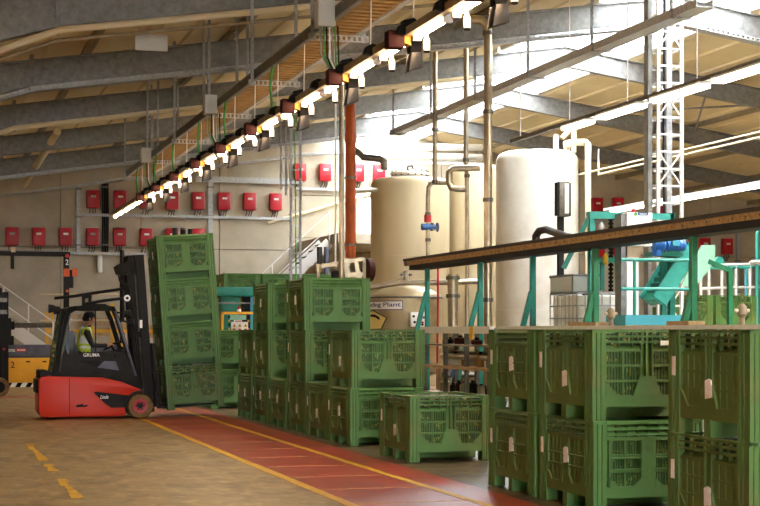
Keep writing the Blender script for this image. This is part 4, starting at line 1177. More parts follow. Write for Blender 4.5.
pipe([(480,168),(453,168.5),(449,172),(448.5,182),(451,188),(458,189.5),(466,189.5)],38.0,0.07,'steel','looped steel pipe between the beige and the white tank')
pipe([(466.5,168),(467,190),(467,391.6)],38.2,0.055,'steel','straight steel drop pipe in front of the tan tank',collars=[(467,176),(467,262)])
pipe([(428,183),(448,183)],38.1,0.05,'steel','short level steel pipe joining the drop pipe to the loop')
pipe([(366,288),(400,283),(478,281.5),(480,285),(480,296)],36.4,0.06,'steel','long level steel pipe running above the domed vessel')
vs_ = pipe([(453,274),(453,296),(453,395.4)],36.0,0.13,'steel','stout steel filter housing right of the domed vessel',name='filter_housing',collars=[(453,278),(453,296)])
pipe([(438,262),(438,300),(437,394.8)],36.3,0.025,'ink_red','thin red hose right of the domed vessel',name='hose')
# orange pipe and its hopper
DO = 36.0
zr = zd(PD(350,0,DO).x)-0.05
o_ = pipe([(350.5,330-(zr-EYE)/DO*F),(350.5,160),(350.5,258)],DO,0.125,'orange_pipe','thick orange plastic pipe coming down from the roof',name='orange_pipe')
for v in (90,): 
    c = PD(350.5,v,DO); MB().cyl((c.x,c.y,c.z-0.13),(c.x,c.y,c.z+0.13),0.14,14).obj('collar','steel_dark',o_)
for v in (138,246): 
    c = PD(350.5,v,DO); MB().cyl((c.x,c.y,c.z-0.1),(c.x,c.y,c.z+0.1),0.138,14).obj('socket','orange_pipe',o_)
for v in (178,245): 
    c = PD(350.5,v,DO); MB().cyl((c.x,c.y,c.z-0.025),(c.x,c.y,c.z+0.025),0.15,14).obj('strap','steel_dark',o_)
pipe([(354,150),(359,153),(363,157),(380,159),(384,162),(384,170)],37.5,0.08,'steel_dark','dark grey branch pipe from the orange pipe to the beige tank',name='branch_pipe')
pipe([(354,191,36.05),(362,190.5,38.5),(376,190,42.2)],37.0,0.06,'steel','short steel nozzle between orange pipe and beige tank',name='nozzle')
zr = zd(PD(341,0,35).x)-0.05
pipe([(341.5,330-(zr-EYE)/35*F),(341.5,180),(341.5,279),(341.5,330)],35.0,0.06,'steel','slim steel pipe standing just left of the orange pipe')
zr = zd(PD(335,0,37).x)
pipe([(335.5,330-(zr-EYE)/37*F),(335.5,180),(335.5,268)],37.0,0.022,'white_metal','thin pale conduit left of the orange pipe',name='conduit')
D = 36.0
h_ = thing('hopper_frame','pale steel hopper frame with brown drum under the orange pipe','machine',tuple(PD(355,330,D).xy)+(0,))
def hp(u, v, dy=0): p_ = PD(u,v,D); return (p_.x,p_.y+dy,p_.z)
f_ = MB()
for (A,B) in (((344,262),(364,259)),((344,262),(347,285)),((364,259),(364,285)),((356,261),(360,285)),((346,275),(363,274)),((317,267),(343,262.5)),((319,267),(317,285))):
    f_.bar(hp(*A),hp(*B),0.07,0.09); 
for (A,B) in (((344,262),(364,259)),((346,275),(363,274))): f_.bar(hp(*A,0.5),hp(*B,0.5),0.07,0.09)
f_.obj('frame','steel',h_)
for u in (346,364):
    for dy in (0,0.5): p_ = hp(u,284,dy); MB().b(p_[0]-0.04,p_[0]+0.04,p_[1]-0.04,p_[1]+0.04,0,p_[2]).obj('leg','steel',h_)
p_ = hp(367,270); MB().cyl((p_[0]-0.03,p_[1],p_[2]),(p_[0]+0.1,p_[1]+0.02,p_[2]),0.27,20).obj('drum','maroon',h_,smooth=True)
p_ = hp(318,268); MB().cyl((p_[0],p_[1],p_[2]-0.09),(p_[0],p_[1],p_[2]+0.09),0.09,12).obj('knuckle','steel',h_)
p_ = hp(336.5,275); MB().cyl((p_[0]-0.1,p_[1],p_[2]),(p_[0]+0.1,p_[1],p_[2]),0.1,12).obj('gearbox','ink_black',h_)
# white ducts under the roof at the back
for i, (v, R_) in enumerate(((146.5,0.11),(156.5,0.13),(163,0.06))):
    a, b_ = PY(362,v,50.5), PY(482,v+1,50.5)
    tag(MB().tube([a,b_],R_,12).obj('air_duct','white_metal',smooth=True),('upper','middle','lowest thin')[i]+' white level duct behind the tanks under the roof','duct')

# ================================================================ OVERHEAD BELT CONVEYOR
CX = 10.5
ya, yb_ = PX(415,263,CX).y, PX(800,210,CX).y
cz = EYE + 1.50
r = thing('belt_conveyor','long overhead belt conveyor on teal trestles crossing to the right','conveyor',(CX,ya,0))
y0_, y1_ = yb_-1.5, ya
MB().b(CX-0.22,CX-0.19,y0_,y1_,cz-0.07,cz+0.03).obj('side_board','belt_tan',r)
MB().b(CX+0.19,CX+0.22,y0_,y1_,cz-0.07,cz+0.03).obj('side_board','belt_tan',r)
MB().b(CX-0.25,CX+0.25,y0_,y1_+0.1,cz+0.03,cz+0.085).obj('belt','belt_dark',r)
MB().b(CX-0.2,CX+0.2,y0_,y1_-0.2,cz-0.17,cz-0.07).obj('return_tray','black_metal',r)
bt = MB(); y = y0_
while y < y1_: bt.cyl((CX-0.226,y,cz-0.02),(CX-0.215,y,cz-0.02),0.012,6); y += 0.35
bt.obj('bolt','ink_black',r)['kind'] = 'stuff'
MB().cyl((CX-0.24,y1_,cz),(CX+0.24,y1_,cz),0.08,14).obj('end_roller','steel_dark',r)
for i, u in enumerate((427,480,532.5,595,693)):
    Y = PX(u,300,CX).y; mt = 'teal' if i < 3 else 'machine_green'
    lg = MB()
    lg.b(CX-0.04,CX+0.05,Y-0.045,Y+0.045,0,cz-0.16).obj('trestle_leg',mt,r)
    zz = EYE + 38.0*DX(u,CX)/F
    MB().bar((CX-0.02,Y,zz),(CX-0.62,Y-0.02,0.0),0.07,0.09).obj('trestle_brace',mt,r)
    MB().b(CX-0.4,CX-0.04,Y-0.03,Y+0.03,0.92,1.0).obj('cross_bar',mt,r)
# dark hose arching onto the conveyor
tag(MB().tube([PD(536,246,29.5),PD(536,236,29.5),PD(539,231,29.4),PD(546,229.5,29.2),PD(556,233,28.0),PD(566,236.5,27.0),PD(578,239.5,26.1)],0.07,10).obj('hose','belt_dark',smooth=True),'thick dark hose arching down onto the belt conveyor','hose')

# ================================================================ WORK BENCH BEHIND THE BINS
BXa = 8.9
def wy(u): return PX(u,330,BXa).y
def bench(u0, u1, lab, mat='white_metal', shelves=True):
    y1, y0 = wy(u0), wy(u1)
    r = thing('bench', lab, 'bench', (BXa,(y0+y1)/2,0))
    MB().b(BXa-0.04,BXa+0.04,y0,y1,1.46,1.58).obj('top_rail',mat,r)
    MB().b(BXa+0.56,BXa+0.64,y0,y1,1.46,1.56).obj('top_rail',mat,r)
    n = 4
    for i in range(n):
        y = y0+0.1+(y1-y0-0.2)*i/(n-1)
        for dx in (0,0.6): MB().b(BXa+dx-0.035,BXa+dx+0.035,y-0.035,y+0.035,0,1.46).obj('leg','steel_dark',r)
    if shelves:
        MB().b(BXa-0.1,BXa+0.7,y0,y1,0.84,0.89).obj('shelf','pallet_wood',r)
        MB().b(BXa-0.05,BXa+0.7,y0,y1,0.35,0.4).obj('shelf','steel',r)
        MB().b(BXa-0.05,BXa+0.7,y0,y1,1.24,1.27).obj('shelf','steel',r)
    return r, y0, y1
r_, y0_, y1_ = bench(424,492,'pale shelved bench under the teal trestles behind the lone bin')
bench(500,800,'long pale rail bench running behind the stacked bins at right', shelves=False)
random.seed(3)
kinds = [('ink_black','black'),('white_paint','white'),('steel','steel'),('blue_paint','blue'),('maroon','brown'),('ochre_wood','ochre')]
cnt = {}
places = ('lower shelf','middle shelf','upper shelf')
for si, zsh in enumerate((0.4,0.89,1.27)):
    y = y0_+0.35
    i = 0
    while y < y1_-0.3:
        mk, cn = kinds[(i*2+si*3) % 6]
        h = random.uniform(0.1,0.26) if si != 2 else random.uniform(0.08,0.15); rr = random.uniform(0.06,0.11)
        x = BXa+random.uniform(0.1,0.35)
        c_ = thing('canister', '%s canister, %s from the near end on the %s of the bench' % (cn, ORD[i], places[si]), 'canister', (x,y,zsh), 'canisters on the bench')
        MB().lathe((x,y,zsh),[(rr*0.95,0),(rr,0.02),(rr,h*0.75),(rr*0.7,h*0.85),(rr*0.35,h*0.9)],14).obj('body',mk,c_,smooth=True)
        MB().lathe((x,y,zsh+h*0.9),[(rr*0.4,0),(rr*0.4,0.03)],10).obj('lid','ink_black',c_)
        y += 2*rr+random.uniform(0.08,0.4); i += 1
pp = MB().cyl((BXa+0.15,y0_+0.3,1.05),(BXa+0.15,y1_-0.6,1.05),0.05,12)
pp.cyl((BXa+0.3,y0_+0.3,1.12),(BXa+0.3,y1_-0.3,1.12),0.03,10)
for yy in (y0_+0.5,y0_+1.5,y1_-1.0): pp.b(BXa+0.1,BXa+0.35,yy-0.03,yy+0.03,0.89,1.06)
tag(pp.obj('pipe_manifold','steel',smooth=True),'steel pipe manifold lying along the middle bench shelf','pipe')
nt_ = PX(471,343,BXa-0.05); MB().b(BXa-0.09,BXa-0.045,nt_.y-0.09,nt_.y+0.09,nt_.z-0.11,nt_.z+0.11)
q_ = tag(MB().b(BXa-0.055,BXa-0.041,nt_.y-0.08,nt_.y+0.08,nt_.z+0.06,nt_.z+0.28).obj('notice','tag_yellow'),'small yellow notice on the bench rail','sign')

# pump skid between the bench and the tanks
D = 34.5
sk_ = thing('pump_skid','cluttered steel pump skid behind the shelved bench','machine',tuple(PD(460,330,D).xy)+(0,))
def kp(u, v, dy=0): p_ = PD(u,v,D); return Vector((p_.x,p_.y+dy,p_.z))
a = kp(430,395); b_ = kp(492,395)
MB().b(a.x,b_.x,a.y-0.9,a.y-0.1,0.08,0.2).obj('base_frame','steel_dark',sk_)
for x in (a.x+0.05,b_.x-0.15):
    for dy in (-0.85,-0.2): MB().b(x,x+0.1,a.y+dy,a.y+dy+0.08,0,0.08).obj('foot','steel_dark',sk_)
for i,(u,rad,h) in enumerate(((438,0.17,0.95),(450,0.14,1.25),(463,0.2,0.8),(477,0.15,1.2),(487,0.12,0.9))):
    p_ = kp(u,390,-0.5); MB().lathe((p_.x,a.y-0.5,0.2),[(rad,0),(rad,h*0.6),(rad*0.8,h*0.65),(rad*0.8,h*0.9),(rad*0.4,h)],16).obj('pump',('steel','steel_dark','tank_steel','maroon','steel_dark')[i],sk_,smooth=True)
for v,rad in ((345,0.05),(356,0.07),(374,0.06)):
    p0, p1 = kp(431,v), kp(491,v); MB().cyl((p0.x,a.y-0.8,p0.z),(p1.x,a.y-0.8,p0.z),rad,10).obj('pipe','steel' if v != 374 else 'steel_dark',sk_,smooth=True)
for u in (434,446,458,470,483):
    p_ = kp(u,390); MB().cyl((p_.x,a.y-0.8,0.2),(p_.x,a.y-0.8,1.45),0.035,8).obj('riser','steel_dark' if u % 4 else 'maroon',sk_)
MB().b(kp(440,0).x,kp(449,0).x,a.y-0.95,a.y-0.85,0.5,0.8).obj('switch_box','blue_paint',sk_)

# ================================================================ IBC TOTE, TUB, LAMP POST
D = 27.0; c = PD(577,330,D); ix0, iy0 = c.x, c.y
r = None
for lv in (0,1):
    z0 = lv*1.09
    r = thing('ibc_tote',('upper' if lv else 'lower')+' white liquid tote in a wire cage behind the conveyor leg','tote',(ix0+0.475,iy0+0.6,z0))
    MB().b(ix0+0.03,ix0+0.92,iy0+0.03,iy0+1.17,z0+0.14,z0+1.04).obj('bottle','ibc_white',r,bevel=0.05)
    pa = MB()
    for yy in (0.02,0.52,1.02): pa.b(ix0,ix0+0.95,iy0+yy,iy0+yy+0.16,z0,z0+0.1)
    pa.b(ix0,ix0+0.95,iy0,iy0+1.2,z0+0.1,z0+0.14); pa.obj('pallet','steel_dark',r)
    cg = MB(); n_ = 6
    for i in range(n_+1):
        x = ix0+0.95*i/n_; cg.cyl((x,iy0,z0+0.14),(x,iy0,z0+1.08),0.011,6); cg.cyl((x,iy0+1.2,z0+0.14),(x,iy0+1.2,z0+1.08),0.011,6)
    for i in range(8):
        y = iy0+1.2*i/7; cg.cyl((ix0,y,z0+0.14),(ix0,y,z0+1.08),0.011,6); cg.cyl((ix0+0.95,y,z0+0.14),(ix0+0.95,y,z0+1.08),0.011,6)
    for z in (0.2,0.42,0.64,0.86,1.075):
        z = z0+z; cg.tube([(ix0,iy0,z),(ix0+0.95,iy0,z),(ix0+0.95,iy0+1.2,z),(ix0,iy0+1.2,z),(ix0,iy0,z)],0.012,6)
    cg.obj('cage','galv_light',r)
    MB().b(ix0+0.3,ix0+0.62,iy0-0.02,iy0-0.01,z0+0.5,z0+0.85).obj('label_plate','sign_grey',r)
    MB().lathe((ix0+0.47,iy0+0.6,z0+1.04),[(0.1,0),(0.1,0.04)],14).obj('cap','ink_black',r)
zt_ = 2*1.09
r = thing('plastic_tub','grey translucent tub standing on the upper liquid tote','tub',(ix0+0.2,iy0+0.9,zt_))
tb = MB(); x0,x1,yy0,yy1,zz0,zz1 = ix0-0.02,ix0+0.55,iy0+0.15,iy0+1.15,zt_,zt_+0.3
tb.b(x0,x1,yy0,yy1,zz0,zz0+0.02)
tb.b(x0,x0+0.02,yy0,yy1,zz0,zz1); tb.b(x1-0.02,x1,yy0,yy1,zz0,zz1); tb.b(x0,x1,yy0,yy0+0.02,zz0,zz1); tb.b(x0,x1,yy1-0.02,yy1,zz0,zz1)
tb.obj('body','sign_grey',r); 
rm = MB(); rm.tube([(x0,yy0,zz1),(x1,yy0,zz1),(x1,yy1,zz1),(x0,yy1,zz1),(x0,yy0,zz1)],0.02,6); rm.obj('rim','galv',r)
D = 31.0; c = PD(560.5,330,D)
def lz(v): return EYE+(330-v)/F*D
r = thing('lamp_post','dark post with oblong grey floodlight in front of the white tank','lamp',(c.x,c.y,0))
MB().b(c.x-0.055,c.x+0.055,c.y-0.05,c.y+0.05,0,lz(214)).obj('post','black_metal',r)
MB().b(c.x-0.09,c.x+0.13,c.y-0.16,c.y-0.02,lz(217),lz(182)).obj('lamp_housing','steel_dark',r,bevel=0.015)
MB().b(c.x-0.13,c.x-0.09,c.y-0.14,c.y+0.0,lz(216),lz(183)).obj('heat_sink','black_metal',r)
MB().b(c.x+0.02,c.x+0.115,c.y-0.168,c.y-0.158,lz(214),lz(184)).obj('lens','sign_grey',r)
MB().b(c.x+0.15,c.x+0.18,c.y-0.1,c.y-0.02,lz(216),lz(183)).obj('side_bar','black_metal',r)
MB().b(c.x+0.1,c.x+0.17,c.y-0.06,c.y-0.03,lz(200),lz(198)).obj('bracket','black_metal',r)

# ================================================================ TEAL SORTING MACHINE
D = 27.0
def tp(u, v, d=D): return PD(u,v,d)
Yt = tp(630,0).y
def X_(u, y=None): return PY(u,0,Yt if y is None else y).x
def Z_(u, v, y=None): return PY(u,v,Yt if y is None else y).z
r = thing('sorting_machine','teal sorting machine with gantry, inclined chute and guard rails at right','machine',(X_(630),Yt,0))
MB().b(X_(589),X_(594),Yt-0.05,Yt+0.07,0,Z_(590,213)).obj('gantry_post','teal_light',r)
MB().b(X_(669),X_(674),Yt-0.05,Yt+0.07,0,Z_(670,213)).obj('gantry_post','teal',r)
MB().b(X_(588),X_(622),Yt-0.07,Yt+0.08,Z_(605,219),Z_(605,212)).obj('gantry_beam','teal_light',r)
MB().b(X_(622),X_(673),Yt-0.05,Yt+0.08,Z_(605,218.5),Z_(605,212.3)).obj('gantry_beam','teal_light',r)
MB().bar((X_(589),Yt,Z_(589,217)),(X_(566),Yt+0.1,Z_(566,268)),0.06,0.08).obj('gantry_brace','teal',r)
MB().b(X_(590),X_(624),Yt-0.06,Yt+0.02,Z_(600,262.5),Z_(600,257.5)).obj('lower_beam','teal_light',r)
for u in (601,622): MB().b(X_(u),X_(u+3),Yt-0.02,Yt+0.05,Z_(u,290),Z_(u,262)).obj('hanger','teal_light',r)
ch = MB()
for k in range(18):
    z = Z_(612,219)+(Z_(612,290)-Z_(612,219))*k/17; ch.b(X_(611.3),X_(614.6),Yt+0.05,Yt+0.12,z-0.022,z+0.022)
ch.b(X_(612),X_(614),Yt+0.07,Yt+0.1,Z_(612,290),Z_(612,219)); ch.obj('drag_chain','ink_black',r)
for (u,v) in ((599,226),(603,257)): MB().lathe((X_(u),Yt-0.1,Z_(u,v)-0.06),[(0.02,-0.08),(0.05,-0.04),(0.05,0.06),(0.015,0.12)],10).obj('sensor','tag_yellow' if v > 250 else 'galv_light',r,smooth=True)
# guard rails
Yg = tp(650,0,25.4).y
def GX(u): return PY(u,0,Yg).x
def GZ(v): return PY(650,v,Yg).z
for v in (260,289): MB().cyl((GX(621),Yg,GZ(v)),(GX(691),Yg,GZ(v)),0.028,8).obj('guard_rail','teal_light',r)
for u in (634.5,690): MB().cyl((GX(u),Yg,GZ(320)),(GX(u),Yg,GZ(260)),0.028,8).obj('guard_post','teal_light',r)
MB().b(GX(624),GX(686),Yg-0.05,Yg+0.7,GZ(325),GZ(315)).obj('base_trough','aqua',r)
for u in (626,683): MB().b(GX(u)-0.05,GX(u)+0.05,Yg+0.1,Yg+0.2,0,GZ(325)).obj('base_leg','teal',r)
# inclined chute
A = Vector((X_(655),Yt+0.1,Z_(655,302))); B = Vector((X_(687),Yt+0.1,Z_(687,250)))
MB().bar(A,B,0.5,0.16).obj('chute','teal_light',r)
for s in (-1,1): MB().bar(A+Vector((0,s*0.27,0.02)),B+Vector((0,s*0.27,0.02)),0.04,0.3).obj('chute_side','teal_light',r)
cl = MB()
for k in range(9):
    p_ = A+(B-A)*(k+0.5)/9; cl.b(p_.x-0.02,p_.x+0.02,p_.y-0.24,p_.y+0.24,p_.z+0.06,p_.z+0.18)
cl.obj('cleat','teal',r)
MB().prism([(X_(673),Z_(673,287)),(X_(694),Z_(694,246)),(X_(707),Z_(707,246)),(X_(707),Z_(707,262)),(X_(688),Z_(688,287))],Yt-0.3,Yt-0.25).obj('hopper_plate','pale_green',r)
MB().b(X_(662),X_(667),Yt,Yt+0.1,0,Z_(664,258)).obj('chute_leg','teal',r)
MB().bar((X_(700),Yt-0.28,Z_(700,262)),(X_(722),Yt-0.28,Z_(722,271)),0.07,0.08).obj('outlet_arm','machine_green',r)
MB().b(X_(720),X_(724),Yt-0.32,Yt-0.24,0,Z_(722,270)).obj('outlet_post','machine_green',r)
# blue geared motor
Ym = Yt-0.35
m_ = thing('geared_motor','pair of blue geared motors on the teal sorting machine','motor',(X_(668,Ym),Ym,Z_(668,253,Ym)))
for (u0,u1,rad) in ((653.5,664,0.105),(666,684,0.095)):
    z = Z_(660,245,Ym)
    MB().cyl((X_(u0,Ym),Ym,z),(X_(u1,Ym),Ym,z),rad,18).obj('motor','motor_blue',m_,smooth=True)
    fn = MB()
    for k in range(5): x = X_(u0+2,Ym)+(X_(u1-2,Ym)-X_(u0+2,Ym))*k/4; fn.cyl((x-0.008,Ym,z),(x+0.008,Ym,z),rad*1.12,18)
    fn.obj('cooling_fin','motor_blue',m_)
MB().b(X_(669,Ym),X_(676,Ym),Ym-0.14,Ym-0.06,Z_(670,246,Ym),Z_(670,241,Ym)).obj('terminal_box','aqua',m_)
MB().cyl((X_(657,Ym),Ym,Z_(657,256,Ym)),(X_(657,Ym),Ym,Z_(657,247,Ym)),0.08,14).obj('gear_head','motor_blue',m_)
MB().b(X_(654,Ym),X_(684,Ym),Ym+0.02,Ym+0.34,Z_(660,256,Ym),Z_(660,252,Ym)).obj('bracket','teal',m_)
# white cabinet
Yc = Yt-0.55
r = thing('control_cabinet','white control cabinet with blue label and red lamp on a white column','cabinet',(X_(640,Yc),Yc,0))
MB().b(X_(627,Yc),X_(652.5,Yc),Yc,Yc+0.35,Z_(640,246,Yc),Z_(640,212.5,Yc)).obj('box','white_paint',r,bevel=0.012)
MB().prism([(X_(628,Yc),Z_(640,246,Yc)),(X_(645,Yc),Z_(640,246,Yc)),(X_(640,Yc),Z_(640,257,Yc)),(X_(628,Yc),Z_(640,257,Yc))],Yc+0.03,Yc+0.3).obj('cable_funnel','galv_warm',r)
MB().b(X_(628,Yc),X_(640,Yc),Yc+0.05,Yc+0.3,0,Z_(640,257,Yc)).obj('column','white_paint',r)
MB().b(X_(622.5,Yc),X_(627,Yc),Yc+0.05,Yc+0.3,0,Z_(640,213.5,Yc)).obj('side_panel','galv',r)
MB().lathe((X_(637.5,Yc),Yc+0.15,Z_(640,212.5,Yc)),[(0.04,0),(0.04,0.07),(0.01,0.08)],12).obj('signal_lamp','ink_red',r)
lb = MB().b(X_(637.8,Yc),X_(648,Yc),Yc-0.006,Yc+0.002,Z_(640,215.3,Yc),Z_(640,212.6,Yc)-0.0).obj('brand_label','blue_paint',r)
t_ = MB()
for k in range(6): t_.b(X_(639.5+k*1.2,Yc),X_(640.3+k*1.2,Yc),Yc-0.01,Yc,Z_(640,214.6,Yc),Z_(640,213.4,Yc))
t_.obj('label_lettering','white_paint',lb)['kind'] = 'stuff'
MB().cyl((X_(635.5,Yc),Yc-0.006,Z_(640,214.2,Yc)),(X_(635.5,Yc),Yc+0.002,Z_(640,214.2,Yc)),0.03,10).obj('label_dot','cable_green',r)
# white and teal pipe frames further right
D = 38.0; Yw = PD(730,0,D).y
def WX(u): return PY(u,0,Yw).x
def WZ(v): return PY(730,v,Yw).z
r = thing('pipe_rack','white and teal pipe frame above the green bins at the right edge','frame',(WX(740),Yw,0))
for v,m_ in ((266,'white_metal'),(269,'teal_light'),(289,'white_metal')): MB().cyl((WX(700),Yw,WZ(v)),(WX(775),Yw,WZ(v-3)),0.035,8).obj('rail',m_,r)
for u,m_ in ((701,'white_metal'),(709,'white_metal'),(722,'white_metal'),(729,'aqua'),(736,'white_metal'),(746,'aqua'),(750,'white_metal'),(770,'white_metal')): MB().cyl((WX(u),Yw,0),(WX(u),Yw,WZ(266)),0.035,8).obj('post',m_,r)
MB().b(WX(716),WX(775),Yw+0.2,Yw+0.6,WZ(268),WZ(263)).obj('trough','teal_light',r)
MB().cyl((WX(722),Yw+0.1,WZ(261.5)),(WX(722),Yw+0.2,WZ(261.5)),0.12,14).obj('pulley','teal_light',r)
MB().tube([(WX(755),Yw-0.1,0),(WX(755),Yw-0.1,WZ(233)),(WX(756),Yw-0.1,WZ(231)),(WX(772),Yw-0.1,WZ(231))],0.04,8).obj('riser','teal_light',r)
MB().lathe((WX(755),Yw-0.1,WZ(264)),[(0.16,0),(0.2,0.05),(0.12,0.1)],12).obj('cap','white_metal',r)
# small stuff standing on the rail bench in front of those bins
for u, lab in ((611,'brass nozzle standing on the rail bench by the white tote'),(742,'brass nozzle standing on the rail bench at the far right')):
    y = wy(u); z = 1.58
    n_ = thing('nozzle',lab,'nozzle',(BXa,y,z))
    MB().lathe((BXa,y,z),[(0.035,0),(0.03,0.08),(0.06,0.12),(0.055,0.2),(0.02,0.24)],10).obj('body','galv_warm',n_,smooth=True)
    MB().cyl((BXa-0.09,y,z+0.16),(BXa+0.09,y,z+0.16),0.02,8).obj('handle','cream_pipe',n_)
for u0,u1,lab in ((569,597,'short wooden plank lying on the rail bench below the tote'),(668,690,'short wooden plank lying on the rail bench by the green trestle')):
    y1, y0 = wy(u0), wy(u1); tag(MB().b(BXa-0.02,BXa+0.2,y0,y1,1.58,1.63).obj('plank','pallet_wood'),lab,'plank')
# lattice mast
D = 31.0; c = PD(664,330,D); hw_ = 0.255; zt = zb(c.x)+0.3
r = thing('lattice_mast','white lattice mast rising to the roof at right','mast',(c.x,c.y,0))
for sx in (-1,1):
    for sy in (-1,1): MB().b(c.x+sx*hw_-0.03,c.x+sx*hw_+0.03,c.y+sy*hw_-0.03,c.y+sy*hw_+0.03,0,zt).obj('chord','white_metal',r)
z = 0.3; k = 0
while z < zt:
    for sy in (-1,1): MB().b(c.x-hw_,c.x+hw_,c.y+sy*hw_-0.015,c.y+sy*hw_+0.015,z-0.018,z+0.018).obj('rung','white_metal',r)
    for sx in (-1,1): MB().b(c.x+sx*hw_-0.015,c.x+sx*hw_+0.015,c.y-hw_,c.y+hw_,z-0.018,z+0.018).obj('rung','white_metal',r)
    if k % 4 == 1:
        for s in (-1,1): MB().bar((c.x-hw_*s,c.y-hw_,z-0.34),(c.x+hw_*s,c.y-hw_,z+0.34),0.025,0.025).obj('cross_brace','white_metal',r)
    z += 0.34; k += 1
MB().b(c.x-hw_-0.14,c.x-hw_-0.05,c.y-0.1,c.y+0.1,0,zt).obj('channel','galv',r)
MB().b(c.x+0.02,c.x+0.14,c.y-0.08,c.y+0.08,0,zt).obj('inner_beam','galv_light',r)
MB().tube([(c.x-0.03,c.y-0.05,0),(c.x-0.01,c.y-0.05,3),(c.x-0.04,c.y-0.05,5),(c.x-0.02,c.y-0.05,zt)],0.022,6).obj('cable','rubber',r)

# ================================================================ LAMP TRACK OVER THE LANE
TX, TZ = 4.77, EYE+3.0
yfar = PX(113,217,TX).y
r = thing('lamp_track','brown lamp track hanging above the red lane','track',(TX,20,TZ))
MB().b(TX-0.08,TX+0.0,3.0,yfar,TZ+0.0,TZ+0.08).obj('trunk','galv_warm',r)
MB().b(TX-0.02,TX+0.06,3.0,yfar,TZ+0.06,TZ+0.12).obj('spine','belt_dark',r)
Ym0, dYm = 34.76, 2.445
def share(me, name, parent, loc):
    o = bpy.data.objects.new(name, me); COL.objects.link(o); o.parent = parent; o.location = loc; return o
tube_me = MB().cyl((0.045,-0.46,-0.01),(0.045,0.46,-0.01),0.028,10).mesh('tube','tube_light',smooth=True)
hold_me = MB().b(0.004,0.085,-0.03,0.03,-0.05,0.055).mesh('lamp_holder','white_paint')
sock = MB().lathe((0.13,0.42,-0.2),[(0.032,0.04),(0.036,0.05),(0.036,0.14),(0.03,0.15),(0.015,0.2)],12)
sock_me = sock.mesh('socket','white_paint',smooth=True)
cap_me = MB().lathe((0.13,0.42,-0.178),[(0.028,0),(0.034,0.018)],12).mesh('socket_cap','ink_black')
clip_me = MB().prism([(-0.17,0.02),(-0.08,0.0),(0.0,0.08),(-0.01,0.12),(-0.08,0.13),(-0.14,0.1)],0.46,0.58,'y').mesh('clip','ink_black',bevel=0.012)
far_n = 5; idx = 0
lamps = []
y = yfar-0.55
while y > 35.4: lamps.append((y, False)); y -= 1.15
k = 0
while True:
    y = Ym0 - 0.62 - k*dYm/2
    if len(lamps) >= len(ORD): break
    lamps.append((y, True)); k += 1
for i, (y, full) in enumerate(lamps):
    lab = '%s lamp tube of the bright row over the lane, counted from its far end' % ORD[i] if i < len(ORD) else 'lamp tube of the row over the lane out of the picture'
    t = thing('lamp_tube', lab, 'lamp', (TX, y, TZ), 'lamp tubes over the lane')
    share(tube_me,'tube',t,(0,0,0)); [share(hold_me,'lamp_holder',t,(0,s*0.49,0)) for s in (-1,1)]
    if full:
        s_ = share(sock_me,'socket',t,(0,0,0)); share(cap_me,'socket_cap',s_,(0,0,0)); share(clip_me,'clip',t,(0,0,0))
box_me = MB().b(-0.26,-0.09,-0.08,0.08,-0.12,0.06).mesh('ballast_box','maroon',bevel=0.01)
ytag_me = MB().prism([(-0.09,-0.07),(-0.02,-0.09),(-0.03,0.07),(-0.09,0.09)],-0.09,0.05,'y').mesh('tag','tag_yellow')
arm_me = MB().prism([(-0.02,-0.16),(0.1,-0.16),(0.11,0.12),(0.02,0.2),(-0.1,0.17),(-0.03,0.08)],-0.07,0.07,'y').mesh('bracket','ink_black',bevel=0.01)
shade_me = MB().prism([(-0.02,-0.16),(0.1,-0.15),(0.11,-0.31),(-0.05,-0.36)],-0.09,0.07,'y').mesh('shade','chrome',bevel=0.01)
k = 0
while Ym0 - k*dYm > 4:
    t = thing('spot_fitting','%s black spot fitting with yellow tag from the far end of the lamp track' % ORD[k],'spotlight',(TX+0.02,Ym0-k*dYm,TZ),'spot fittings on the lamp track')
    share(box_me,'ballast_box',t,(0,0,0)); share(ytag_me,'tag',t,(0,0,0)); share(arm_me,'bracket',t,(0,0,0)); share(shade_me,'shade',t,(0,0,0)); k += 1

# ---------------------------------------------------------------- cable tray above the track
CXa, CXb, CZ = 4.81, 5.35, EYE+3.8
yf, yn = PX(126,178,CXa).y, 7.0
r = thing('cable_tray','long galvanised cable tray with brown slats rising to the upper right','cable tray',(CXa,yf,CZ))
for x in (CXa,CXb):
    m_ = MB().b(x-0.015,x+0.015,yn,yf,CZ,CZ+0.13); m_.b(x-0.035,x+0.035,yn,yf,CZ-0.01,CZ+0.01); m_.b(x-0.03,x+0.03,yn,yf,CZ+0.125,CZ+0.14)
    m_.obj('side_rail','galv',r)
sl_me = MB().b(-(CXb-CXa)/2,(CXb-CXa)/2,-0.05,0.05,0,0.03).mesh('slat','ochre_wood')
y = yn+0.1
while y < yf: share(sl_me,'slat',r,((CXb-CXa)/2,y-yf,0.02)); y += 0.2
MB().b(CXa+0.03,CXb-0.03,yn,yf,0.06+CZ,0.1+CZ).obj('cable_bed','belt_dark',r)
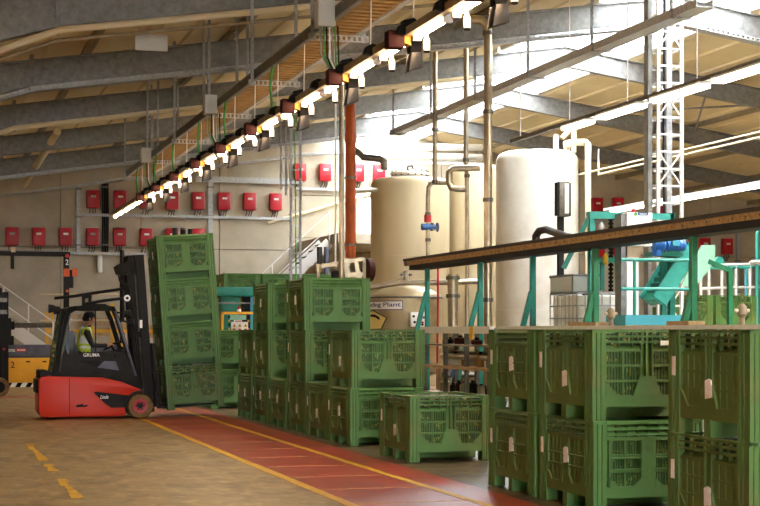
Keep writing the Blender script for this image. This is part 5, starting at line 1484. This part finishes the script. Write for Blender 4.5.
# strut channels (slotted)
def strut(m_, x, y, z0, z1, w=0.045):
    m_.b(x-w/2,x-w/2+0.012,y-0.02,y+0.02,z0,z1); m_.b(x+w/2-0.012,x+w/2,y-0.02,y+0.02,z0,z1)
    n_ = int((z1-z0)/0.1)
    for i in range(n_+1):
        z = z0+(z1-z0)*i/max(1,n_); m_.b(x-w/2,x+w/2,y-0.02,y-0.012,z-0.022,z+0.022)
    m_.b(x-w/2,x+w/2,y+0.016,y+0.02,z0,z1)
hy = [38.5,34.5,30.6,26.7,23.0,19.2,15.4,11.6]
for i, Y in enumerate(hy):
    r = thing('tray_hanger','%s slotted hanger bracket of the cable tray from the far end' % ORD[i],'hanger',(CXa,Y,CZ),'hangers of the cable tray')
    for x in (CXa-0.07, CXb+0.07):
        m_ = MB(); strut(m_,x,Y,CZ-0.09,zd(x)); m_.obj('channel','galv_light',r)
    m_ = MB()
    m_.b(CXa-0.13,CXb+0.13,Y-0.022,Y+0.022,CZ-0.1,CZ-0.09); m_.b(CXa-0.13,CXb+0.13,Y-0.022,Y+0.022,CZ-0.03,CZ-0.02)
    x = CXa-0.13
    while x < CXb+0.13: m_.b(x,x+0.03,Y-0.022,Y-0.014,CZ-0.1,CZ-0.02); x += 0.07
    m_.obj('crossbar','galv_light',r)
for i, (u, v0, v1, D) in enumerate(((147,80,170,37.5),(151.5,78,165,36.5),(158,78,150,36),(174.5,75,140,34),(204,22,112,27.5),(237,22,100,26.5),(281,95,190,40),(286,90,195,40.5))):
    p0 = PD(u,v1,D); m_ = MB(); zt = min(zd(p0.x), PD(u,v0,D).z+3)
    strut(m_,p0.x,p0.y,p0.z,zt)
    tag(m_.obj('strut_channel','galv_light'),'%s free slotted strut channel from the left hanging from the roof' % ORD[i],'channel','free strut channels')
# thin drop rods between tray and track
i = 0; y = 36.0
while y > 9:
    tag(MB().cyl((TX+0.05,y,TZ+0.1),(CXa+0.02,y,CZ),0.008,5).obj('drop_rod','white_metal'),'%s thin white drop rod from the far end, tray to lamp track' % ORD[i],'rod','drop rods'); y -= 1.6; i += 1
# junction boxes with cable loops
for i, Y in enumerate((18.3, 26.2, 34.2)):
    r = thing('junction_box',('nearest grey junction box','middle grey junction box','farthest grey junction box')[i]+' with cable loops below the cable tray','junction box',(CXa-0.1,Y,CZ))
    MB().b(CXa-0.25,CXa-0.04,Y-0.12,Y+0.1,CZ-0.12,CZ+0.2).obj('box','sign_grey',r,bevel=0.01)
    for k in range(7):
        o = 0.035*k
        MB().tube([(CXa-0.2+o,Y-0.05,CZ-0.1),(CXa-0.2+o*1.05,Y-0.06,CZ-0.45-0.02*k),(CXa-0.1+o*0.8,Y-0.1,CZ-0.66-0.01*k),(CXa+0.06+o*0.3,Y-0.15,CZ-0.68),(TX+0.05+o*0.2,Y-0.2,TZ+0.12)],0.011,5).obj('cable',('cable_grey','cable_green','rubber','white_paint')[k%4],r)
# green cable tails along the track
for i, Y in enumerate((21.8,25.4,28.0,31.0,33.5,36.5)):
    tag(MB().tube([(CXa-0.02,Y,CZ),(CXa-0.05,Y+0.02,CZ-0.3),(TX+0.02,Y,TZ+0.12)],0.02,5).obj('cable','cable_green'),'%s short green cable tail from the near end above the lamp track' % ORD[i],'cable','green cable tails')

# ---------------------------------------------------------------- roof pipes, trays and sign
def beam_pipe(Y, xa, xb, dz, rad, mat, name, lab):
    xs_ = [xa, XJ, (XJ+xb)/2, xb]
    pts = []
    for x in xs_:
        z = zb(x)+dz - (0.25*(XJ-x) if x < XJ else 0)
        pts.append((x,Y,z))
    tag(MB().tube(pts,rad,8).obj(name,mat,smooth=True),lab,'pipe')
beam_pipe(23.95,-3,13,-0.09,0.055,'cream_pipe','roof_pipe','cream pipe under the nearest roof frame at top left')
beam_pipe(24.45,-3,14,-0.16,0.03,'galv_warm','roof_pipe','thin tan pipe under the nearest roof frame at top left')
beam_pipe(36.05,-3,13,-0.06,0.06,'cream_pipe','roof_pipe','cream pipe under the third roof frame')
tag(MB().tube([PX(57.5,131.5,3.24),PX(40,160,3.24),PX(21,190,3.24)],0.1,12).obj('roof_pipe','cream_pipe',smooth=True),'thick cream tube slanting down left below the roof','pipe')
def perf_tray(Y, xa, xb, lab):
    r = thing('perforated_tray',lab,'cable tray',((xa+xb)/2,Y,zb((xa+xb)/2)))
    m_ = MB(); segs = [(xa,XJ),(XJ,XRIDGE),(XRIDGE,xb)]
    def zz(x): return zb(x)-0.12-(0.2*(XJ-x) if x < XJ else 0)
    for (a,b_) in segs:
        if b_ <= a: continue
        for (d0,d1) in ((0,0.03),(0.075,0.1)): m_.prism([(a,zz(a)+d0),(b_,zz(b_)+d0),(b_,zz(b_)+d1),(a,zz(a)+d1)],Y-0.16,Y-0.15)
        x = a
        while x < b_: m_.b(x,x+0.06,Y-0.16,Y-0.15,zz(x)+0.02,zz(x)+0.08); x += 0.12
        m_.prism([(a,zz(a)),(b_,zz(b_)),(b_,zz(b_)+0.01),(a,zz(a)+0.01)],Y-0.16,Y+0.1)
        m_.prism([(a,zz(a)),(b_,zz(b_)),(b_,zz(b_)+0.1),(a,zz(a)+0.1)],Y+0.09,Y+0.1)
    m_.obj('tray','galv_light',r)
perf_tray(30.2,-3,28,'perforated pale tray fixed under the second roof frame')
perf_tray(48.4,-3,14,'perforated pale tray fixed under the farthest roof frame')
# blank hanging sign
D = 25.0; a = PD(135,50,D); b_ = PD(169,33.5,D)
r = thing('hanging_sign','blank pale grey sign hanging on two wires at top left','sign',((a.x+b_.x)/2,a.y,a.z))
MB().b(a.x,b_.x,a.y-0.015,a.y+0.015,a.z,b_.z).obj('board','sign_grey',r)
for u in (140,165): x = PD(u,0,D).x; MB().cyl((x,a.y,b_.z),(x,a.y,zd(x)),0.012,6).obj('wire','white_metal',r)
# tray duct from the tanks to the upper right
DXc, DZc = 11.6, EYE+5.0
yA, yB2 = PX(395,140,DXc).y, PX(705,5,DXc).y
r = thing('tray_duct','long pale tray duct slanting up to the lattice mast','cable tray',(DXc,yA,DZc))
MB().b(DXc-0.14,DXc+0.14,yB2,yA,DZc,DZc+0.02).obj('bottom','galv_light',r)
for s in (-1,1): MB().b(DXc+s*0.14-0.01,DXc+s*0.14+0.01,yB2,yA,DZc-0.005,DZc+0.13).obj('side','galv_light',r)
for k in range(6):
    y = yB2+0.8+(yA-yB2-1.2)*k/5; m_ = MB(); strut(m_,DXc-0.17,y,DZc,zd(DXc)); m_.b(DXc-0.2,DXc+0.2,y-0.02,y+0.02,DZc-0.03,DZc); m_.obj('hanger','galv_light',r)
# right-hand lamp row
LX, LZ = 12.2, EYE+4.0
yA, yB2 = PX(512,142,LX).y, PX(800,60,LX).y
r = thing('lamp_rail','dark lamp rail with spaced lamps at upper right','track',(LX,yA,LZ))
MB().b(LX-0.05,LX+0.05,yB2,yA,LZ+0.05,LZ+0.12).obj('rail','steel_dark',r)
for k in range(5): y = yB2+0.5+(yA-yB2-1)*k/4; MB().cyl((LX,y,LZ+0.1),(LX,y,zd(LX)),0.01,5).obj('wire','white_metal',r)
def batten(x, ya, yb_, z, lab, grp, w=0.24):
    t = thing('lamp_batten',lab,'lamp',(x,(ya+yb_)/2,z),grp)
    MB().b(x-w/2,x+w/2,ya,yb_,z+0.015,z+0.05).obj('housing','white_paint',t)
    MB().b(x-w/2+0.01,x+w/2-0.01,ya+0.02,yb_-0.02,z-0.045,z+0.015).obj('diffuser','batten_light',t)
for i,(u0,u1) in enumerate(((566,590),(601,642),(655,705),(717,775))): batten(LX,PX(u1,100,LX).y,PX(u0,100,LX).y,LZ,'%s white lamp batten from the tanks on the dark rail' % ORD[i],'battens on the dark rail')
FXx, FZ = 20.0, EYE+3.6
for i in range(5):
    u0 = 612+i*36; u1 = u0+35.5
    batten(FXx,PX(u1,190,FXx).y,PX(u0,190,FXx).y,FZ,'%s lamp batten from the left of the low white row behind the lattice mast' % ORD[i],'low white row of battens',0.16)
tag(MB().b(FXx-0.06,FXx+0.06,PX(795,190,FXx).y,PX(605,190,FXx).y,FZ+0.05,FZ+0.12).obj('lamp_rail','white_metal'),'white rail carrying the low lamp row behind the lattice mast','track')
PXx = 16.4
a = PX(574,176,PXx); b_ = PX(800,130,PXx)
q = MB().tube([(PXx,a.y,a.z+0.6),(PXx,a.y,a.z),(PXx,b_.y,a.z)],0.02,8); q.tube([(PXx+0.25,a.y-1,a.z+0.6),(PXx+0.25,a.y-1,a.z-0.05),(PXx+0.25,b_.y,a.z-0.05)],0.02,8)
tag(q.obj('roof_pipe','cream_pipe',smooth=True),'pair of thin cream pipes behind the lattice mast','pipe')
# upright cable ladder by the stairs
D = 39.0; a = PD(291,330,D); b_ = PD(301,330,D)
r = thing('cable_ladder','upright galvanised cable ladder in front of the white stairs','ladder',(a.x,a.y,0))
for x in (a.x,b_.x): m_ = MB(); strut(m_,x,a.y,0,zd(a.x)-0.1,0.06); m_.obj('upright','galv_light',r)
z = 0.3
while z < zd(a.x)-0.2: MB().b(a.x,b_.x,a.y-0.012,a.y+0.012,z-0.015,z+0.015).obj('rung','galv_light',r); z += 0.35
MB().tube([(a.x+0.12,a.y+0.03,0),(a.x+0.14,a.y+0.03,3),(a.x+0.1,a.y+0.03,zd(a.x)-0.1)],0.018,5).obj('cable','cable_green',r)
# diagonal roof braces at right
for i, (x0,y0,x1,y1) in enumerate(((19.6,36.3,22.4,42.4),(22.4,36.3,19.6,42.4),(25.2,36.3,28.0,42.4))):
    tag(MB().cyl((x0,y0,zb(x0)+0.42),(x1,y1,zb(x1)+0.42),0.03,6).obj('roof_brace','galv'),'%s slanting steel tie under the right roof slope' % ORD[i],'tie','roof ties')
